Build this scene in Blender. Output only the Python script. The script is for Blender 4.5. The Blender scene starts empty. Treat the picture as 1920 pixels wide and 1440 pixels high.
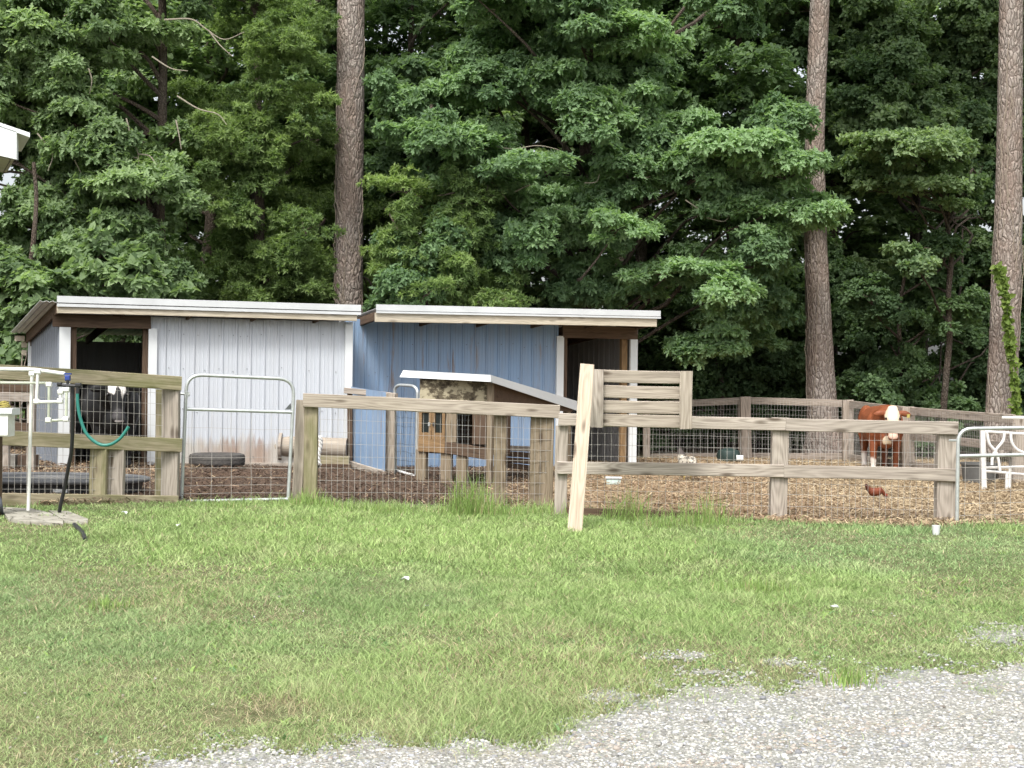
import bpy, math, random
import numpy as np
from mathutils import Vector, Matrix

# ------------------------------------------------------------------ basics
F, CAMH, ROLL = 2780.0, 1.45, math.radians(0.7)
CR, SR = math.cos(ROLL), math.sin(ROLL)
S = bpy.context.scene
COL = S.collection
R = random.Random(7)
NR = np.random.default_rng(11)


def sm(t):
    t = np.clip(t, 0, 1)
    return t * t * (3 - 2 * t)


def th(x, y):
    """height of the ground"""
    return 0.13 * sm(-np.asarray(x, float) / 6.0) * sm((np.asarray(y, float) - 7) / 6.0)


def P(px, py, s):
    """a point read off the photograph at s pixels per metre (that is, at distance F/s)"""
    dx, dy = px - 960.0, py - 720.0
    xr, yr = dx * CR + dy * SR, -dx * SR + dy * CR
    return Vector((xr / s, F / s, CAMH - yr / s))


def G(px, py):
    """the ground point seen at a pixel"""
    dx, dy = px - 960.0, py - 720.0
    xr, yr = dx * CR + dy * SR, -dx * SR + dy * CR
    h = 0.0
    for _ in range(12):
        s = max(yr, 8) / (CAMH - h)
        h = float(th(xr / s, F / s))
    return Vector((xr / s, F / s, h))


def pix(X, Y, Z):
    xr, yr = F * X / Y, -F * (Z - CAMH) / Y
    return 960 + xr * CR - yr * SR, 720 + xr * SR + yr * CR


def hsh(i, seed):
    i = (i.astype(np.int64) * 374761393 + seed * 668265263) & 0xFFFFFFFF
    i = ((i ^ (i >> 13)) * 1274126177) & 0xFFFFFFFF
    i = ((i ^ (i >> 15)) * 2246822519) & 0xFFFFFFFF
    return ((i ^ (i >> 16)) & 0xFFFFFF) / float(0xFFFFFF)


def vnoise(p, seed=0):
    """smooth value noise in 0..1 of N x d points"""
    p = np.asarray(p, float)
    d = p.shape[1]
    i0 = np.floor(p).astype(np.int64)
    f = p - i0
    f = f * f * (3 - 2 * f)
    prm = [1, 57 * 131, 1031 * 211]
    out = np.zeros(len(p))
    for c in range(2 ** d):
        w = np.ones(len(p))
        k = np.zeros(len(p), np.int64)
        for a in range(d):
            b = (c >> a) & 1
            w = w * (f[:, a] if b else 1 - f[:, a])
            k = k + (i0[:, a] + b) * prm[a]
        out += w * hsh(k, seed)
    return out


def fbm(p, seed=0, o=3):
    p = np.asarray(p, float)
    t = np.zeros(len(p)); a = 0.5; n = 0
    for i in range(o):
        t += a * vnoise(p * (2 ** i), seed + i * 17); n += a; a *= 0.5
    return t / n


# ------------------------------------------------------------------ objects
WM = {}


def setm(o, M, parent=None):
    WM[o.name] = M
    if parent is not None:
        o.parent = parent
        o.matrix_basis = WM[parent.name].inverted() @ M
    else:
        o.matrix_basis = M


def tag(o, label=None, cat=None, group=None, kind=None):
    if label: o['label'] = label
    if cat: o['category'] = cat
    if group: o['group'] = group
    if kind: o['kind'] = kind
    return o


def thing(name, label, cat, loc, group=None):
    o = bpy.data.objects.new(name, None)
    o.empty_display_size = 0.1
    COL.objects.link(o)
    setm(o, Matrix.Translation(Vector(loc)))
    return tag(o, label, cat, group)


def mesh_np(name, verts, faces, smooth=False, attrs=None):
    """faces: list of integer arrays n x k (any k)"""
    me = bpy.data.meshes.new(name)
    verts = np.asarray(verts, np.float32)
    me.vertices.add(len(verts)); me.vertices.foreach_set('co', verts.ravel())
    faces = [np.asarray(f, np.int32) for f in faces if len(f)]
    lp = np.concatenate([f.ravel() for f in faces])
    tot = np.concatenate([np.full(len(f), f.shape[1], np.int32) for f in faces])
    st = np.concatenate([[0], np.cumsum(tot)[:-1]]).astype(np.int32)
    me.loops.add(len(lp)); me.loops.foreach_set('vertex_index', lp)
    me.polygons.add(len(tot)); me.polygons.foreach_set('loop_start', st)
    me.polygons.foreach_set('loop_total', tot)
    if smooth: me.polygons.foreach_set('use_smooth', np.ones(len(tot), bool))
    for k, a in (attrs or {}).items():
        a = np.asarray(a, np.float32)
        if a.ndim == 1:
            at = me.attributes.new(k, 'FLOAT', 'POINT'); at.data.foreach_set('value', a)
        else:
            at = me.attributes.new(k, 'FLOAT_COLOR', 'POINT')
            at.data.foreach_set('color', np.concatenate([a, np.ones((len(a), 1), np.float32)], 1).ravel())
    me.update(calc_edges=True); me.validate()
    return me


def link(name, me, mat, parent=None, M=None):
    o = bpy.data.objects.new(name, me)
    COL.objects.link(o)
    if mat is not None: me.materials.append(mat)
    setm(o, M or Matrix.Identity(4), parent)
    return o


class MB:
    def __init__(self): self.v, self.f = [], []

    def add(self, vs, fs):
        b = len(self.v)
        self.v += [tuple(v) for v in vs]
        self.f += [tuple(i + b for i in q) for q in fs]
        return self

    def box(self, c, size, ax=None, ch=0.0):
        """box of size (x,y,z) along axes ax with chamfered long edges"""
        ax = ax or (Vector((1, 0, 0)), Vector((0, 1, 0)), Vector((0, 0, 1)))
        c = Vector(c); h = [q / 2 for q in size]
        if ch <= 0:
            vs = [c + ax[0] * (h[0] * i) + ax[1] * (h[1] * j) + ax[2] * (h[2] * k) for i in (-1, 1) for j in (-1, 1) for k in (-1, 1)]
            return self.add(vs, [(0, 1, 3, 2), (4, 6, 7, 5), (0, 4, 5, 1), (2, 3, 7, 6), (0, 2, 6, 4), (1, 5, 7, 3)])
        ring = [(-h[1] + ch, -h[2]), (h[1] - ch, -h[2]), (h[1], -h[2] + ch), (h[1], h[2] - ch), (h[1] - ch, h[2]), (-h[1] + ch, h[2]), (-h[1], h[2] - ch), (-h[1], -h[2] + ch)]
        vs = [c + ax[0] * sx * h[0] + ax[1] * a + ax[2] * b for sx in (-1, 1) for a, b in ring]
        fs = [tuple(range(7, -1, -1)), tuple(range(8, 16))] + [(i, (i + 1) % 8, 8 + (i + 1) % 8, 8 + i) for i in range(8)]
        return self.add(vs, fs)

    def tube(self, pts, r, n=10, cap=True):
        v, f = tube(pts, r, n, cap)
        return self.add(v, f)

    def poly(self, pts, thick, nrm):
        """a flat outline with real thickness"""
        n = len(pts); nrm = Vector(nrm).normalized() * thick
        vs = [Vector(p) for p in pts] + [Vector(p) + nrm for p in pts]
        fs = [tuple(range(n - 1, -1, -1)), tuple(range(n, 2 * n))] + [(i, (i + 1) % n, n + (i + 1) % n, n + i) for i in range(n)]
        return self.add(vs, fs)

    def lathe(self, c, prof, n=24, sx=1.0, sy=1.0, close=False):
        """rings of (radius, z) about a vertical axis"""
        b = []
        for r, z in prof:
            b.append([(c[0] + sx * r * math.cos(2 * math.pi * i / n), c[1] + sy * r * math.sin(2 * math.pi * i / n), c[2] + z) for i in range(n)])
        vs = [p for ring in b for p in ring]
        fs = [(k * n + i, k * n + (i + 1) % n, (k + 1) * n + (i + 1) % n, (k + 1) * n + i) for k in range(len(prof) - 1) for i in range(n)]
        if close: fs += [tuple(range(n - 1, -1, -1)), tuple(range((len(prof) - 1) * n, len(prof) * n))]
        return self.add(vs, fs)

    def build(self, name, mat, parent=None, smooth=False, at=None):
        v = np.array([tuple(p) for p in self.v], float)
        if at is None:
            at = Vector((float(v[:, 0].mean()), float(v[:, 1].mean()), float(v[:, 2].min())))
        me = bpy.data.meshes.new(name)
        me.from_pydata([tuple(p) for p in (v - np.array(at))], [], self.f)
        if smooth:
            me.polygons.foreach_set('use_smooth', np.ones(len(me.polygons), bool))
            me.set_sharp_from_angle(angle=math.radians(40))
        me.update()
        return link(name, me, mat, parent, Matrix.Translation(Vector(at)))


def tube(pts, r, n=10, cap=True):
    pts = [Vector(p) for p in pts]
    if not hasattr(r, '__len__'): r = [r] * len(pts)
    vs, fs = [], []
    d = (pts[1] - pts[0]).normalized()
    u = d.orthogonal().normalized()
    for i, p in enumerate(pts):
        t = (pts[min(i + 1, len(pts) - 1)] - pts[max(i - 1, 0)])
        t = t.normalized() if t.length > 1e-9 else d
        u = (u - t * u.dot(t)); u = u.normalized() if u.length > 1e-6 else t.orthogonal().normalized()
        w = t.cross(u)
        for k in range(n):
            a = 2 * math.pi * k / n
            vs.append(p + (u * math.cos(a) + w * math.sin(a)) * r[i])
    for i in range(len(pts) - 1):
        for k in range(n):
            fs.append((i * n + k, i * n + (k + 1) % n, (i + 1) * n + (k + 1) % n, (i + 1) * n + k))
    if cap: fs += [tuple(range(n - 1, -1, -1)), tuple(range((len(pts) - 1) * n, len(pts) * n))]
    return vs, fs


def curve(pts, n=6):
    """Catmull-Rom through points"""
    pts = [Vector(p) for p in pts]
    q = [pts[0] * 2 - pts[1]] + pts + [pts[-1] * 2 - pts[-2]]
    out = []
    for i in range(1, len(q) - 2):
        a, b, c, d = q[i - 1:i + 3]
        for k in range(n):
            t = k / n
            out.append(0.5 * ((2 * b) + (c - a) * t + (2 * a - 5 * b + 4 * c - d) * t * t + (3 * b - a - 3 * c + d) * t ** 3))
    return out + [pts[-1]]


def beam(name, p0, p1, h, t, mat, parent, up=(0, 0, 1), wob=0.004, ch=0.006, cutz=None):
    """one board or post: its own mesh with the grain along local X; h along UP, t across"""
    p0, p1 = Vector(p0), Vector(p1)
    L = (p1 - p0).length
    x = (p1 - p0).normalized(); z = Vector(up); z = (z - x * z.dot(x)).normalized(); y = z.cross(x)
    n = max(2, int(L / 0.18))
    ring = [(-t / 2 + ch, -h / 2), (t / 2 - ch, -h / 2), (t / 2, -h / 2 + ch), (t / 2, h / 2 - ch), (t / 2 - ch, h / 2), (-t / 2 + ch, h / 2), (-t / 2, h / 2 - ch), (-t / 2, -h / 2 + ch)]
    vs = []
    oy, oz = R.uniform(-1, 1) * wob, R.uniform(-1, 1) * wob
    for i in range(n + 1):
        q = i / n
        bow = math.sin(q * math.pi)
        for a, b in ring:
            vs.append((q * L + (R.uniform(-1, 1) * 0.004 if i in (0, n) else 0), a + oy * bow * 1.5 + R.uniform(-1, 1) * wob * .25, b + oz * bow * 1.5 + R.uniform(-1, 1) * wob * .25))
    fs = [tuple(range(7, -1, -1)), tuple(range(n * 8, n * 8 + 8))]
    fs += [(i * 8 + k, i * 8 + (k + 1) % 8, (i + 1) * 8 + (k + 1) % 8, (i + 1) * 8 + k) for i in range(n) for k in range(8)]
    me = bpy.data.meshes.new(name); me.from_pydata(vs, [], fs); me.update()
    M = Matrix((x, y, z)).transposed().to_4x4(); M.translation = p0
    return link(name, me, mat, parent, M)


# ------------------------------------------------------------------ materials
class NT:
    def __init__(self, name):
        self.m = bpy.data.materials.new(name); self.m.use_nodes = True
        self.t = self.m.node_tree; self.t.nodes.clear()
        self.out = self.n('ShaderNodeOutputMaterial')

    def n(self, typ, ins=None, **props):
        nd = self.t.nodes.new(typ)
        for k, v in props.items(): setattr(nd, k, v)
        for k, v in (ins or {}).items():
            if isinstance(v, bpy.types.NodeSocket): self.t.links.new(v, nd.inputs[k])
            else: nd.inputs[k].default_value = v
        return nd

    def obj(self): return self.n('ShaderNodeTexCoord').outputs['Object']
    def pos(self): return self.n('ShaderNodeNewGeometry').outputs['Position']

    def rnd(self): return self.n('ShaderNodeObjectInfo').outputs['Random']

    def math(self, op, a, b=0.0, c=0.0, clamp=False):
        nd = self.n('ShaderNodeMath', {0: a, 1: b, 2: c}, operation=op); nd.use_clamp = clamp
        return nd.outputs[0]

    def vmath(self, op, a, b=(0, 0, 0)):
        nd = self.n('ShaderNodeVectorMath', {0: a, 1: b}, operation=op)
        return nd.outputs[1] if op in ('LENGTH', 'DISTANCE') else nd.outputs[0]

    def noise(self, vec, scale=5.0, detail=4.0, rough=0.55, dist=0.0, col=False):
        nd = self.n('ShaderNodeTexNoise', {'Vector': vec, 'Scale': scale, 'Detail': detail, 'Roughness': rough, 'Distortion': dist})
        return nd.outputs['Color' if col else 'Fac']

    def ramp(self, fac, *stops):
        nd = self.n('ShaderNodeValToRGB', {'Fac': fac}); cr = nd.color_ramp
        while len(cr.elements) < len(stops): cr.elements.new(0.5)
        for e, (p, c) in zip(cr.elements, stops):
            e.position = p; e.color = (c, c, c, 1) if not hasattr(c, '__len__') else tuple(c)[:3] + (1,)
        return nd.outputs['Color']

    def mix(self, f, a, b, mode='MIX'):
        nd = self.n('ShaderNodeMix', data_type='RGBA', blend_type=mode)
        for k, v in ((0, f), (6, a), (7, b)):
            if isinstance(v, bpy.types.NodeSocket): self.t.links.new(v, nd.inputs[k])
            else: nd.inputs[k].default_value = v if not hasattr(v, '__len__') else tuple(v)[:3] + (1,)
        return nd.outputs[2]

    def attr(self, name, col=False):
        return self.n('ShaderNodeAttribute', attribute_name=name).outputs['Color' if col else 'Fac']

    def bump(self, h, strength=0.3, dist=0.01):
        return self.n('ShaderNodeBump', {'Height': h, 'Strength': strength, 'Distance': dist}).outputs['Normal']

    def surf(self, color, rough=0.7, metal=0.0, spec=0.3, normal=None, **kw):
        ins = {'Base Color': color if isinstance(color, bpy.types.NodeSocket) else tuple(color)[:3] + (1,), 'Roughness': rough, 'Metallic': metal, 'Specular IOR Level': spec}
        if normal is not None: ins['Normal'] = normal
        ins.update(kw)
        b = self.n('ShaderNodeBsdfPrincipled', ins)
        self.t.links.new(b.outputs[0], self.out.inputs[0])
        return b


def sc(v, k): return tuple(q * k for q in v)


def wood(name, light, dark, algae=0.0, knots=0.5, ring=0.016, var=0.25):
    """weathered lumber, grain along local X"""
    t = NT(name)
    rn = t.rnd()
    off = t.n('ShaderNodeCombineXYZ', {0: t.math('MULTIPLY', rn, 71.0), 1: t.math('MULTIPLY', rn, 37.0), 2: t.math('MULTIPLY', rn, 53.0)}).outputs[0]
    o = t.obj()
    v = t.vmath('ADD', o, off)
    st = t.vmath('MULTIPLY', v, (1.4, 62.0, 62.0))
    fine = t.noise(st, 1.6, 6, 0.65)
    # growth rings cut lengthwise
    wv = t.noise(t.vmath('MULTIPLY', v, (0.9, 3.0, 3.0)), 1.0, 2, 0.4, col=True)
    wv = t.vmath('MULTIPLY', t.vmath('SUBTRACT', wv, (.5, .5, .5)), (0.0, 0.16, 0.16))
    sep = t.n('ShaderNodeSeparateXYZ', {0: t.vmath('ADD', o, wv)})
    dy = t.math('ADD', sep.outputs[1], t.math('MULTIPLY_ADD', rn, 0.08, 0.06))
    dz = t.math('ADD', sep.outputs[2], t.math('MULTIPLY_ADD', rn, 0.06, -0.03))
    rad = t.math('SQRT', t.math('ADD', t.math('MULTIPLY', dy, dy), t.math('MULTIPLY', dz, dz)))
    rg = t.math('MULTIPLY_ADD', t.math('SINE', t.math('MULTIPLY', rad, 6.283 / ring)), 0.5, 0.5)
    g = t.math('ADD', t.math('MULTIPLY', fine, 0.86), t.math('MULTIPLY', rg, 0.14))
    col = t.ramp(g, (0.30, dark), (0.47, tuple((a * .4 + b * .6) for a, b in zip(dark, light))), (0.62, light))
    big = t.noise(t.vmath('MULTIPLY', v, (0.9, 9.0, 9.0)), 1.3, 5)
    col = t.mix(t.ramp(big, (0.42, 0.0), (0.8, 0.5)), col, sc(dark, 1.1))
    if knots > 0:
        vo = t.n('ShaderNodeTexVoronoi', {'Vector': t.vmath('MULTIPLY', v, (2.2, 7.5, 7.5)), 'Scale': 1.0}).outputs['Distance']
        col = t.mix(t.ramp(vo, (0.10, knots), (0.24, 0.0)), col, (0.055, 0.035, 0.022))
    if algae > 0:
        al = t.noise(t.vmath('MULTIPLY', v, (1.0, 2.2, 3.0)), 2.2, 5, 0.6)
        col = t.mix(t.ramp(al, (0.36, 0.0), (0.62, algae)), col, (0.105, 0.125, 0.028))
    col = t.mix(t.math('MULTIPLY', rn, var), col, sc(tuple((a + b) / 2 for a, b in zip(light, dark)), .55))
    t.surf(col, 0.85, spec=0.15, normal=t.bump(g, 0.45, 0.004))
    return t.m


def sheetmetal(name, base, dirt, streak=0.5, base_stain=0.0, rust=0.0):
    t = NT(name)
    o = t.pos()
    n1 = t.noise(t.vmath('MULTIPLY', o, (5.0, 5.0, 0.35)), 2.0, 5, 0.6)
    col = t.mix(t.ramp(n1, (0.40, 0.0), (0.85, streak)), base, dirt)
    n2 = t.noise(o, 1.1, 4, 0.6)
    col = t.mix(t.ramp(n2, (0.45, 0.0), (0.85, streak * .6)), col, sc(dirt, 1.1))
    if base_stain > 0:
        z = t.n('ShaderNodeSeparateXYZ', {0: o}).outputs[2]
        e = t.math('ADD', z, t.math('MULTIPLY', t.noise(t.vmath('MULTIPLY', o, (4.0, 4.0, 1.2)), 1.6, 5, 0.7), -0.75))
        col = t.mix(t.ramp(e, (0.0, base_stain), (0.22, 0.0)), col, (0.44, 0.375, 0.27))
        few = t.ramp(t.noise(t.vmath('MULTIPLY', o, (1.6, 1.6, 0.0)), 1.0, 2), (0.54, 0.0), (0.66, 1.0))
        e2 = t.math('ADD', z, t.math('MULTIPLY', t.noise(t.vmath('MULTIPLY', o, (9.0, 9.0, 0.8)), 1.3, 4, 0.6), -0.85))
        col = t.mix(t.math('MULTIPLY', few, t.ramp(e2, (0.0, 0.6), (0.10, 0.0))), col, (0.24, 0.13, 0.075))
    if rust > 0:
        r1 = t.noise(t.vmath('MULTIPLY', t.vmath('ADD', o, (3.3, 0, 0)), (6.0, 6.0, 0.8)), 1.0, 4, 0.6)
        col = t.mix(t.ramp(r1, (0.60, 0.0), (0.72, rust)), col, (0.20, 0.13, 0.07))
    t.surf(col, 0.42, spec=0.4, normal=t.bump(t.noise(o, 7.0, 3), 0.08, 0.02))
    return t.m


def plain(name, col, rough=0.6, metal=0.0, spec=0.3, var=0.25, scale=9.0, col2=None, bump=0.15):
    t = NT(name)
    o = t.obj()
    n = t.noise(o, scale, 5, 0.6)
    c = t.mix(t.ramp(n, (0.35, 0.0), (0.75, 1.0)), col, col2 or sc(col, 1 - var))
    t.surf(c, rough, metal, spec, normal=t.bump(n, bump, 0.006))
    return t.m


def leafmat(name, dark, light, trans=0.5):
    t = NT(name)
    tint = t.attr('tint')
    c = t.ramp(tint, (0.0, dark), (0.6, tuple((a + b) / 2 for a, b in zip(dark, light))), (1.0, light))
    b = t.n('ShaderNodeBsdfPrincipled', {'Base Color': c, 'Roughness': 0.6, 'Specular IOR Level': 0.2})
    tr = t.n('ShaderNodeBsdfTranslucent', {'Color': t.mix(1.0, c, (1.2, 1.3, 0.7), 'MULTIPLY')})
    mx = t.n('ShaderNodeMixShader', {0: trans, 1: b.outputs[0], 2: tr.outputs[0]})
    t.t.links.new(mx.outputs[0], t.out.inputs[0])
    return t.m


def vcol(name, rough=0.8, spec=0.15, trans=0.0, bumps=0.0):
    """colour carried by the mesh itself"""
    t = NT(name)
    c = t.attr('col', True)
    nrm = t.bump(t.noise(t.obj(), 60.0, 4), bumps, 0.01) if bumps else None
    b = t.surf(c, rough, spec=spec, normal=nrm)
    if trans:
        tr = t.n('ShaderNodeBsdfTranslucent', {'Color': c})
        mx = t.n('ShaderNodeMixShader', {0: trans, 1: b.outputs[0], 2: tr.outputs[0]})
        t.t.links.new(mx.outputs[0], t.out.inputs[0])
    return t.m


def barkmat(name, light, dark, scale=1.0):
    t = NT(name)
    o = t.obj()
    w = t.vmath('ADD', o, t.vmath('MULTIPLY', t.noise(o, 3.0 * scale, 3, col=True), (.16, .16, .3)))
    vo = t.n('ShaderNodeTexVoronoi', {'Vector': t.vmath('MULTIPLY', w, (15 * scale, 15 * scale, 4.6 * scale)), 'Scale': 1.0}, feature='DISTANCE_TO_EDGE').outputs['Distance']
    fine = t.noise(t.vmath('MULTIPLY', o, (30, 30, 12)), 1.0, 6, 0.7)
    big = t.noise(t.vmath('MULTIPLY', o, (2.4, 2.4, .9)), 1.0, 4)
    c = t.mix(t.ramp(vo, (0.0, 0.0), (0.11, 1.0)), dark, light)
    c = t.mix(t.ramp(fine, (0.3, 0.75), (0.7, 0.0)), c, sc(dark, 1.1))
    c = t.mix(t.ramp(big, (0.42, 0.0), (0.62, 0.7)), c, t.mix(fine, sc(dark, 1.2), (light[0] * .75, light[1] * .62, light[2] * .55)))
    h = t.math('ADD', t.ramp(vo, (0.0, 0.0), (0.25, 1.0)), t.math('MULTIPLY', fine, 0.5))
    t.surf(c, 0.9, spec=0.1, normal=t.bump(h, 0.8, 0.03))
    return t.m


W_GREY = wood('weathered_lumber', (0.49, 0.435, 0.375), (0.19, 0.16, 0.134), algae=0.06, knots=.8)
W_GREEN = wood('mossy_lumber', (0.45, 0.39, 0.28), (0.19, 0.16, 0.10), algae=0.6, knots=.8)
W_REAR = wood('old_grey_lumber', (0.42, 0.36, 0.305), (0.17, 0.14, 0.115), algae=0.04)
W_PALE = wood('fresh_lumber', (0.47, 0.40, 0.315), (0.31, 0.25, 0.185), knots=0.75, var=0.05)
W_TAN = wood('tan_lumber', (0.47, 0.412, 0.342), (0.19, 0.158, 0.126), algae=0.05, knots=.9)
W_COOP = wood('coop_lumber', (0.31, 0.25, 0.18), (0.11, 0.085, 0.058), algae=0.1, knots=.8)
W_BROWN = wood('dark_brown_lumber', (0.135, 0.092, 0.063), (0.055, 0.038, 0.027), var=0.2)
W_AMBER = wood('amber_lumber', (0.30, 0.195, 0.10), (0.13, 0.082, 0.045), knots=0.3)
W_FASC = wood('fascia_lumber', (0.60, 0.54, 0.435), (0.33, 0.285, 0.21), algae=0.05, var=0.1)
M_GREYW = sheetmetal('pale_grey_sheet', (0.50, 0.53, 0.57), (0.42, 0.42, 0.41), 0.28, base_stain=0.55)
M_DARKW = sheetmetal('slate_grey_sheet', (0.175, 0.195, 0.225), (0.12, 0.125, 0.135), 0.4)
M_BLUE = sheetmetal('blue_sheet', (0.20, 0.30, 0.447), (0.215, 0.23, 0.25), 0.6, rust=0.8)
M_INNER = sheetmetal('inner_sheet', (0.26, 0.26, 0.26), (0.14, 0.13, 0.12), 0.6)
M_WHITE = plain('white_enamel', (0.65, 0.675, 0.68), 0.35, spec=0.4, var=0.08, scale=3.0)
M_TRIM = plain('trim_enamel', (0.56, 0.58, 0.585), 0.4, spec=0.4, var=0.16, scale=2.2)
M_ROOF = plain('roof_sheet', (0.62, 0.63, 0.62), 0.4, spec=0.4, var=0.2, scale=4.0)
M_RUSTROOF = plain('roof_underside', (0.17, 0.155, 0.135), 0.7, var=0.4, scale=8.0)
M_GALV = plain('galvanised_steel', (0.55, 0.58, 0.57), 0.42, 0.55, 0.5, var=0.25, scale=18.0)
M_WIRE = plain('fence_wire', (0.42, 0.40, 0.37), 0.5, 0.3, 0.4, var=0.2, scale=10.0)
M_DWIRE = plain('dark_wire', (0.10, 0.11, 0.11), 0.5, 0.3, 0.4)
M_PVC = plain('pvc', (0.74, 0.75, 0.70), 0.4, spec=0.4, var=0.14, scale=14.0)
M_PVCG = plain('stained_pvc', (0.58, 0.62, 0.50), 0.45, spec=0.4, var=0.2, scale=14.0)
M_HOSE = plain('green_hose_rubber', (0.025, 0.185, 0.15), 0.4, spec=0.45, var=0.2)
M_BLACK = plain('black_rubber', (0.028, 0.029, 0.031), 0.5, spec=0.35, var=0.3)
M_TANK = plain('black_plastic', (0.035, 0.038, 0.043), 0.45, spec=0.4, var=0.4, scale=7.0, col2=(0.075, 0.075, 0.075))
M_BLUEPL = plain('blue_plastic', (0.03, 0.06, 0.25), 0.4)
M_CONC = plain('concrete', (0.42, 0.40, 0.35), 0.9, spec=0.15, var=0.35, scale=14.0, bump=0.6)
t = NT('cracked_concrete')
o = t.obj()
n = t.noise(o, 9.0, 6, 0.65)
vo = t.n('ShaderNodeTexVoronoi', {'Vector': t.vmath('ADD', o, t.vmath('MULTIPLY', t.noise(o, 4.0, 3, col=True), (.18, .18, .18))), 'Scale': 4.2}, feature='DISTANCE_TO_EDGE').outputs['Distance']
c = t.mix(t.ramp(n, (0.35, 0.0), (0.7, 1.0)), (0.40, 0.385, 0.33), (0.24, 0.225, 0.185))
c = t.mix(t.ramp(vo, (0.0, 0.85), (0.035, 0.0)), c, (0.06, 0.055, 0.04))
t.surf(c, .92, spec=.1, normal=t.bump(t.math('ADD', n, t.ramp(vo, (0.0, 0.0), (0.05, 1.0))), 0.7, 0.02))
M_SLAB = t.m
M_BRICK = plain('brown_block', (0.22, 0.16, 0.12), 0.9, spec=0.1, var=0.4, scale=14.0, bump=0.5)
M_TYRE = plain('tyre_rubber', (0.055, 0.054, 0.052), 0.8, spec=0.2, var=0.4, scale=30.0, col2=(0.12, 0.11, 0.10))
M_YEL = plain('yellow_strap', (0.40, 0.34, 0.10), 0.7, var=0.4, scale=30)
M_ROPE = plain('white_rope', (0.62, 0.62, 0.60), 0.8, var=0.15)
t = NT('flaking_board')
o = t.obj()
n = t.noise(t.vmath('MULTIPLY', o, (4.0, 4.0, 6.0)), 1.2, 6, 0.7)
c = t.ramp(n, (0.36, (0.045, 0.036, 0.026)), (0.47, (0.13, 0.11, 0.075)), (0.53, (0.36, 0.32, 0.22)), (0.7, (0.42, 0.38, 0.27)))
t.surf(c, .9, spec=.1, normal=t.bump(n, .5, .01))
M_PATCH = t.m
M_GLASS = plain('dark_glass', (0.02, 0.024, 0.022), 0.15, spec=0.5)
M_STAND = plain('chalky_metal', (0.70, 0.70, 0.68), 0.5, 0.1, var=0.2, scale=20)
M_PAPER = plain('white_scrap', (0.62, 0.64, 0.63), 0.6, var=0.1)
M_TUB = plain('pale_plastic', (0.55, 0.66, 0.62), 0.5, var=0.3)
M_SCREW = plain('screw_steel', (0.16, 0.165, 0.18), 0.5, 0.4)
M_EYE = plain('wet_eye', (0.012, 0.009, 0.008), 0.1, spec=0.6)
M_VCOL = vcol('animal_coat', 0.55, 0.25, bumps=0.5)
M_GRASS = vcol('grass_blade', 0.6, 0.25, trans=0.35)
M_STRAW = vcol('straw', 0.85, 0.1)
M_STONE = vcol('stone', 0.9, 0.15, bumps=0.4)
M_PINE = barkmat('pine_bark', (0.40, 0.355, 0.315), (0.125, 0.10, 0.088))
M_BARK = barkmat('oak_bark', (0.16, 0.135, 0.11), (0.06, 0.048, 0.04), 1.6)
M_TWIG = plain('pale_twig', (0.30, 0.265, 0.21), 0.9, var=0.3, scale=20)
M_VINE = plain('dead_vine', (0.30, 0.25, 0.20), 0.9, var=0.35, scale=20)
L_OAK = leafmat('oak_leaf', (0.120, 0.185, 0.092), (0.310, 0.415, 0.215))
L_WHITEOAK = leafmat('white_oak_leaf', (0.110, 0.185, 0.096), (0.290, 0.420, 0.222))
L_WILLOW = leafmat('willow_oak_leaf', (0.108, 0.172, 0.070), (0.280, 0.375, 0.145))
L_DOG = leafmat('dogwood_leaf', (0.10, 0.165, 0.082), (0.275, 0.370, 0.190))
L_DARK = leafmat('shade_leaf', (0.090, 0.150, 0.075), (0.215, 0.318, 0.155))
L_VINE = leafmat('creeper_leaf', (0.10, 0.17, 0.035), (0.23, 0.31, 0.08))

# ------------------------------------------------------------------ ground
FENCE = [(-30, 952), (0, 952), (330, 946), (565, 942), (1045, 957), (1460, 983), (1790, 992), (1930, 988), (2300, 975)]
FL = [G(max(min(a, 2300), -400), b) for a, b in FENCE]
FLX = np.array([p.x for p in FL]); FLY = np.array([p.y for p in FL])


def fence_y(x): return np.interp(x, FLX, FLY)


EDGE_X = np.array([-400, 150, 230, 330, 560, 760, 880, 1000, 1120, 1200, 1240, 1400, 1480, 1620, 1650, 1560, 1720, 1850, 2000, 2600])
EDGE_Y = np.array([1500, 1455, 1420, 1402, 1396, 1392, 1372, 1375, 1338, 1310, 1298, 1294, 1288, 1272, 1262, 1258, 1250, 1262, 1220, 1180])
o_ = np.argsort(EDGE_X)
EDGE_X, EDGE_Y = EDGE_X[o_], EDGE_Y[o_]


def gravel_mask(X, Y):
    """1 on the gravel, 0 on the lawn, by place on the ground"""
    px = 960 + F * X / Y; py = 720 + F * CAMH / Y + (px - 960) * SR
    n = fbm(np.stack([X * 2.2, Y * 1.4], 1), 3, 4) - 0.5
    n2 = fbm(np.stack([X * 7, Y * 5], 1), 9, 3) - 0.5
    d = py - np.interp(px, EDGE_X, EDGE_Y) + n * 75 + n2 * 75
    m = sm((d + 38) / 115)
    for (cx, cy, rx, ry) in ((1275, 1232, 75, 14), (1870, 1195, 90, 26), (1480, 1243, 70, 10), (1160, 1310, 60, 14), (1330, 1262, 100, 10)):
        e = ((px - cx) / rx) ** 2 + ((py - cy) / ry) ** 2 + (n + n2) * 1.6
        m = np.maximum(m, sm((1.3 - e) / 1.3) * .38)
    return m


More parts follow.
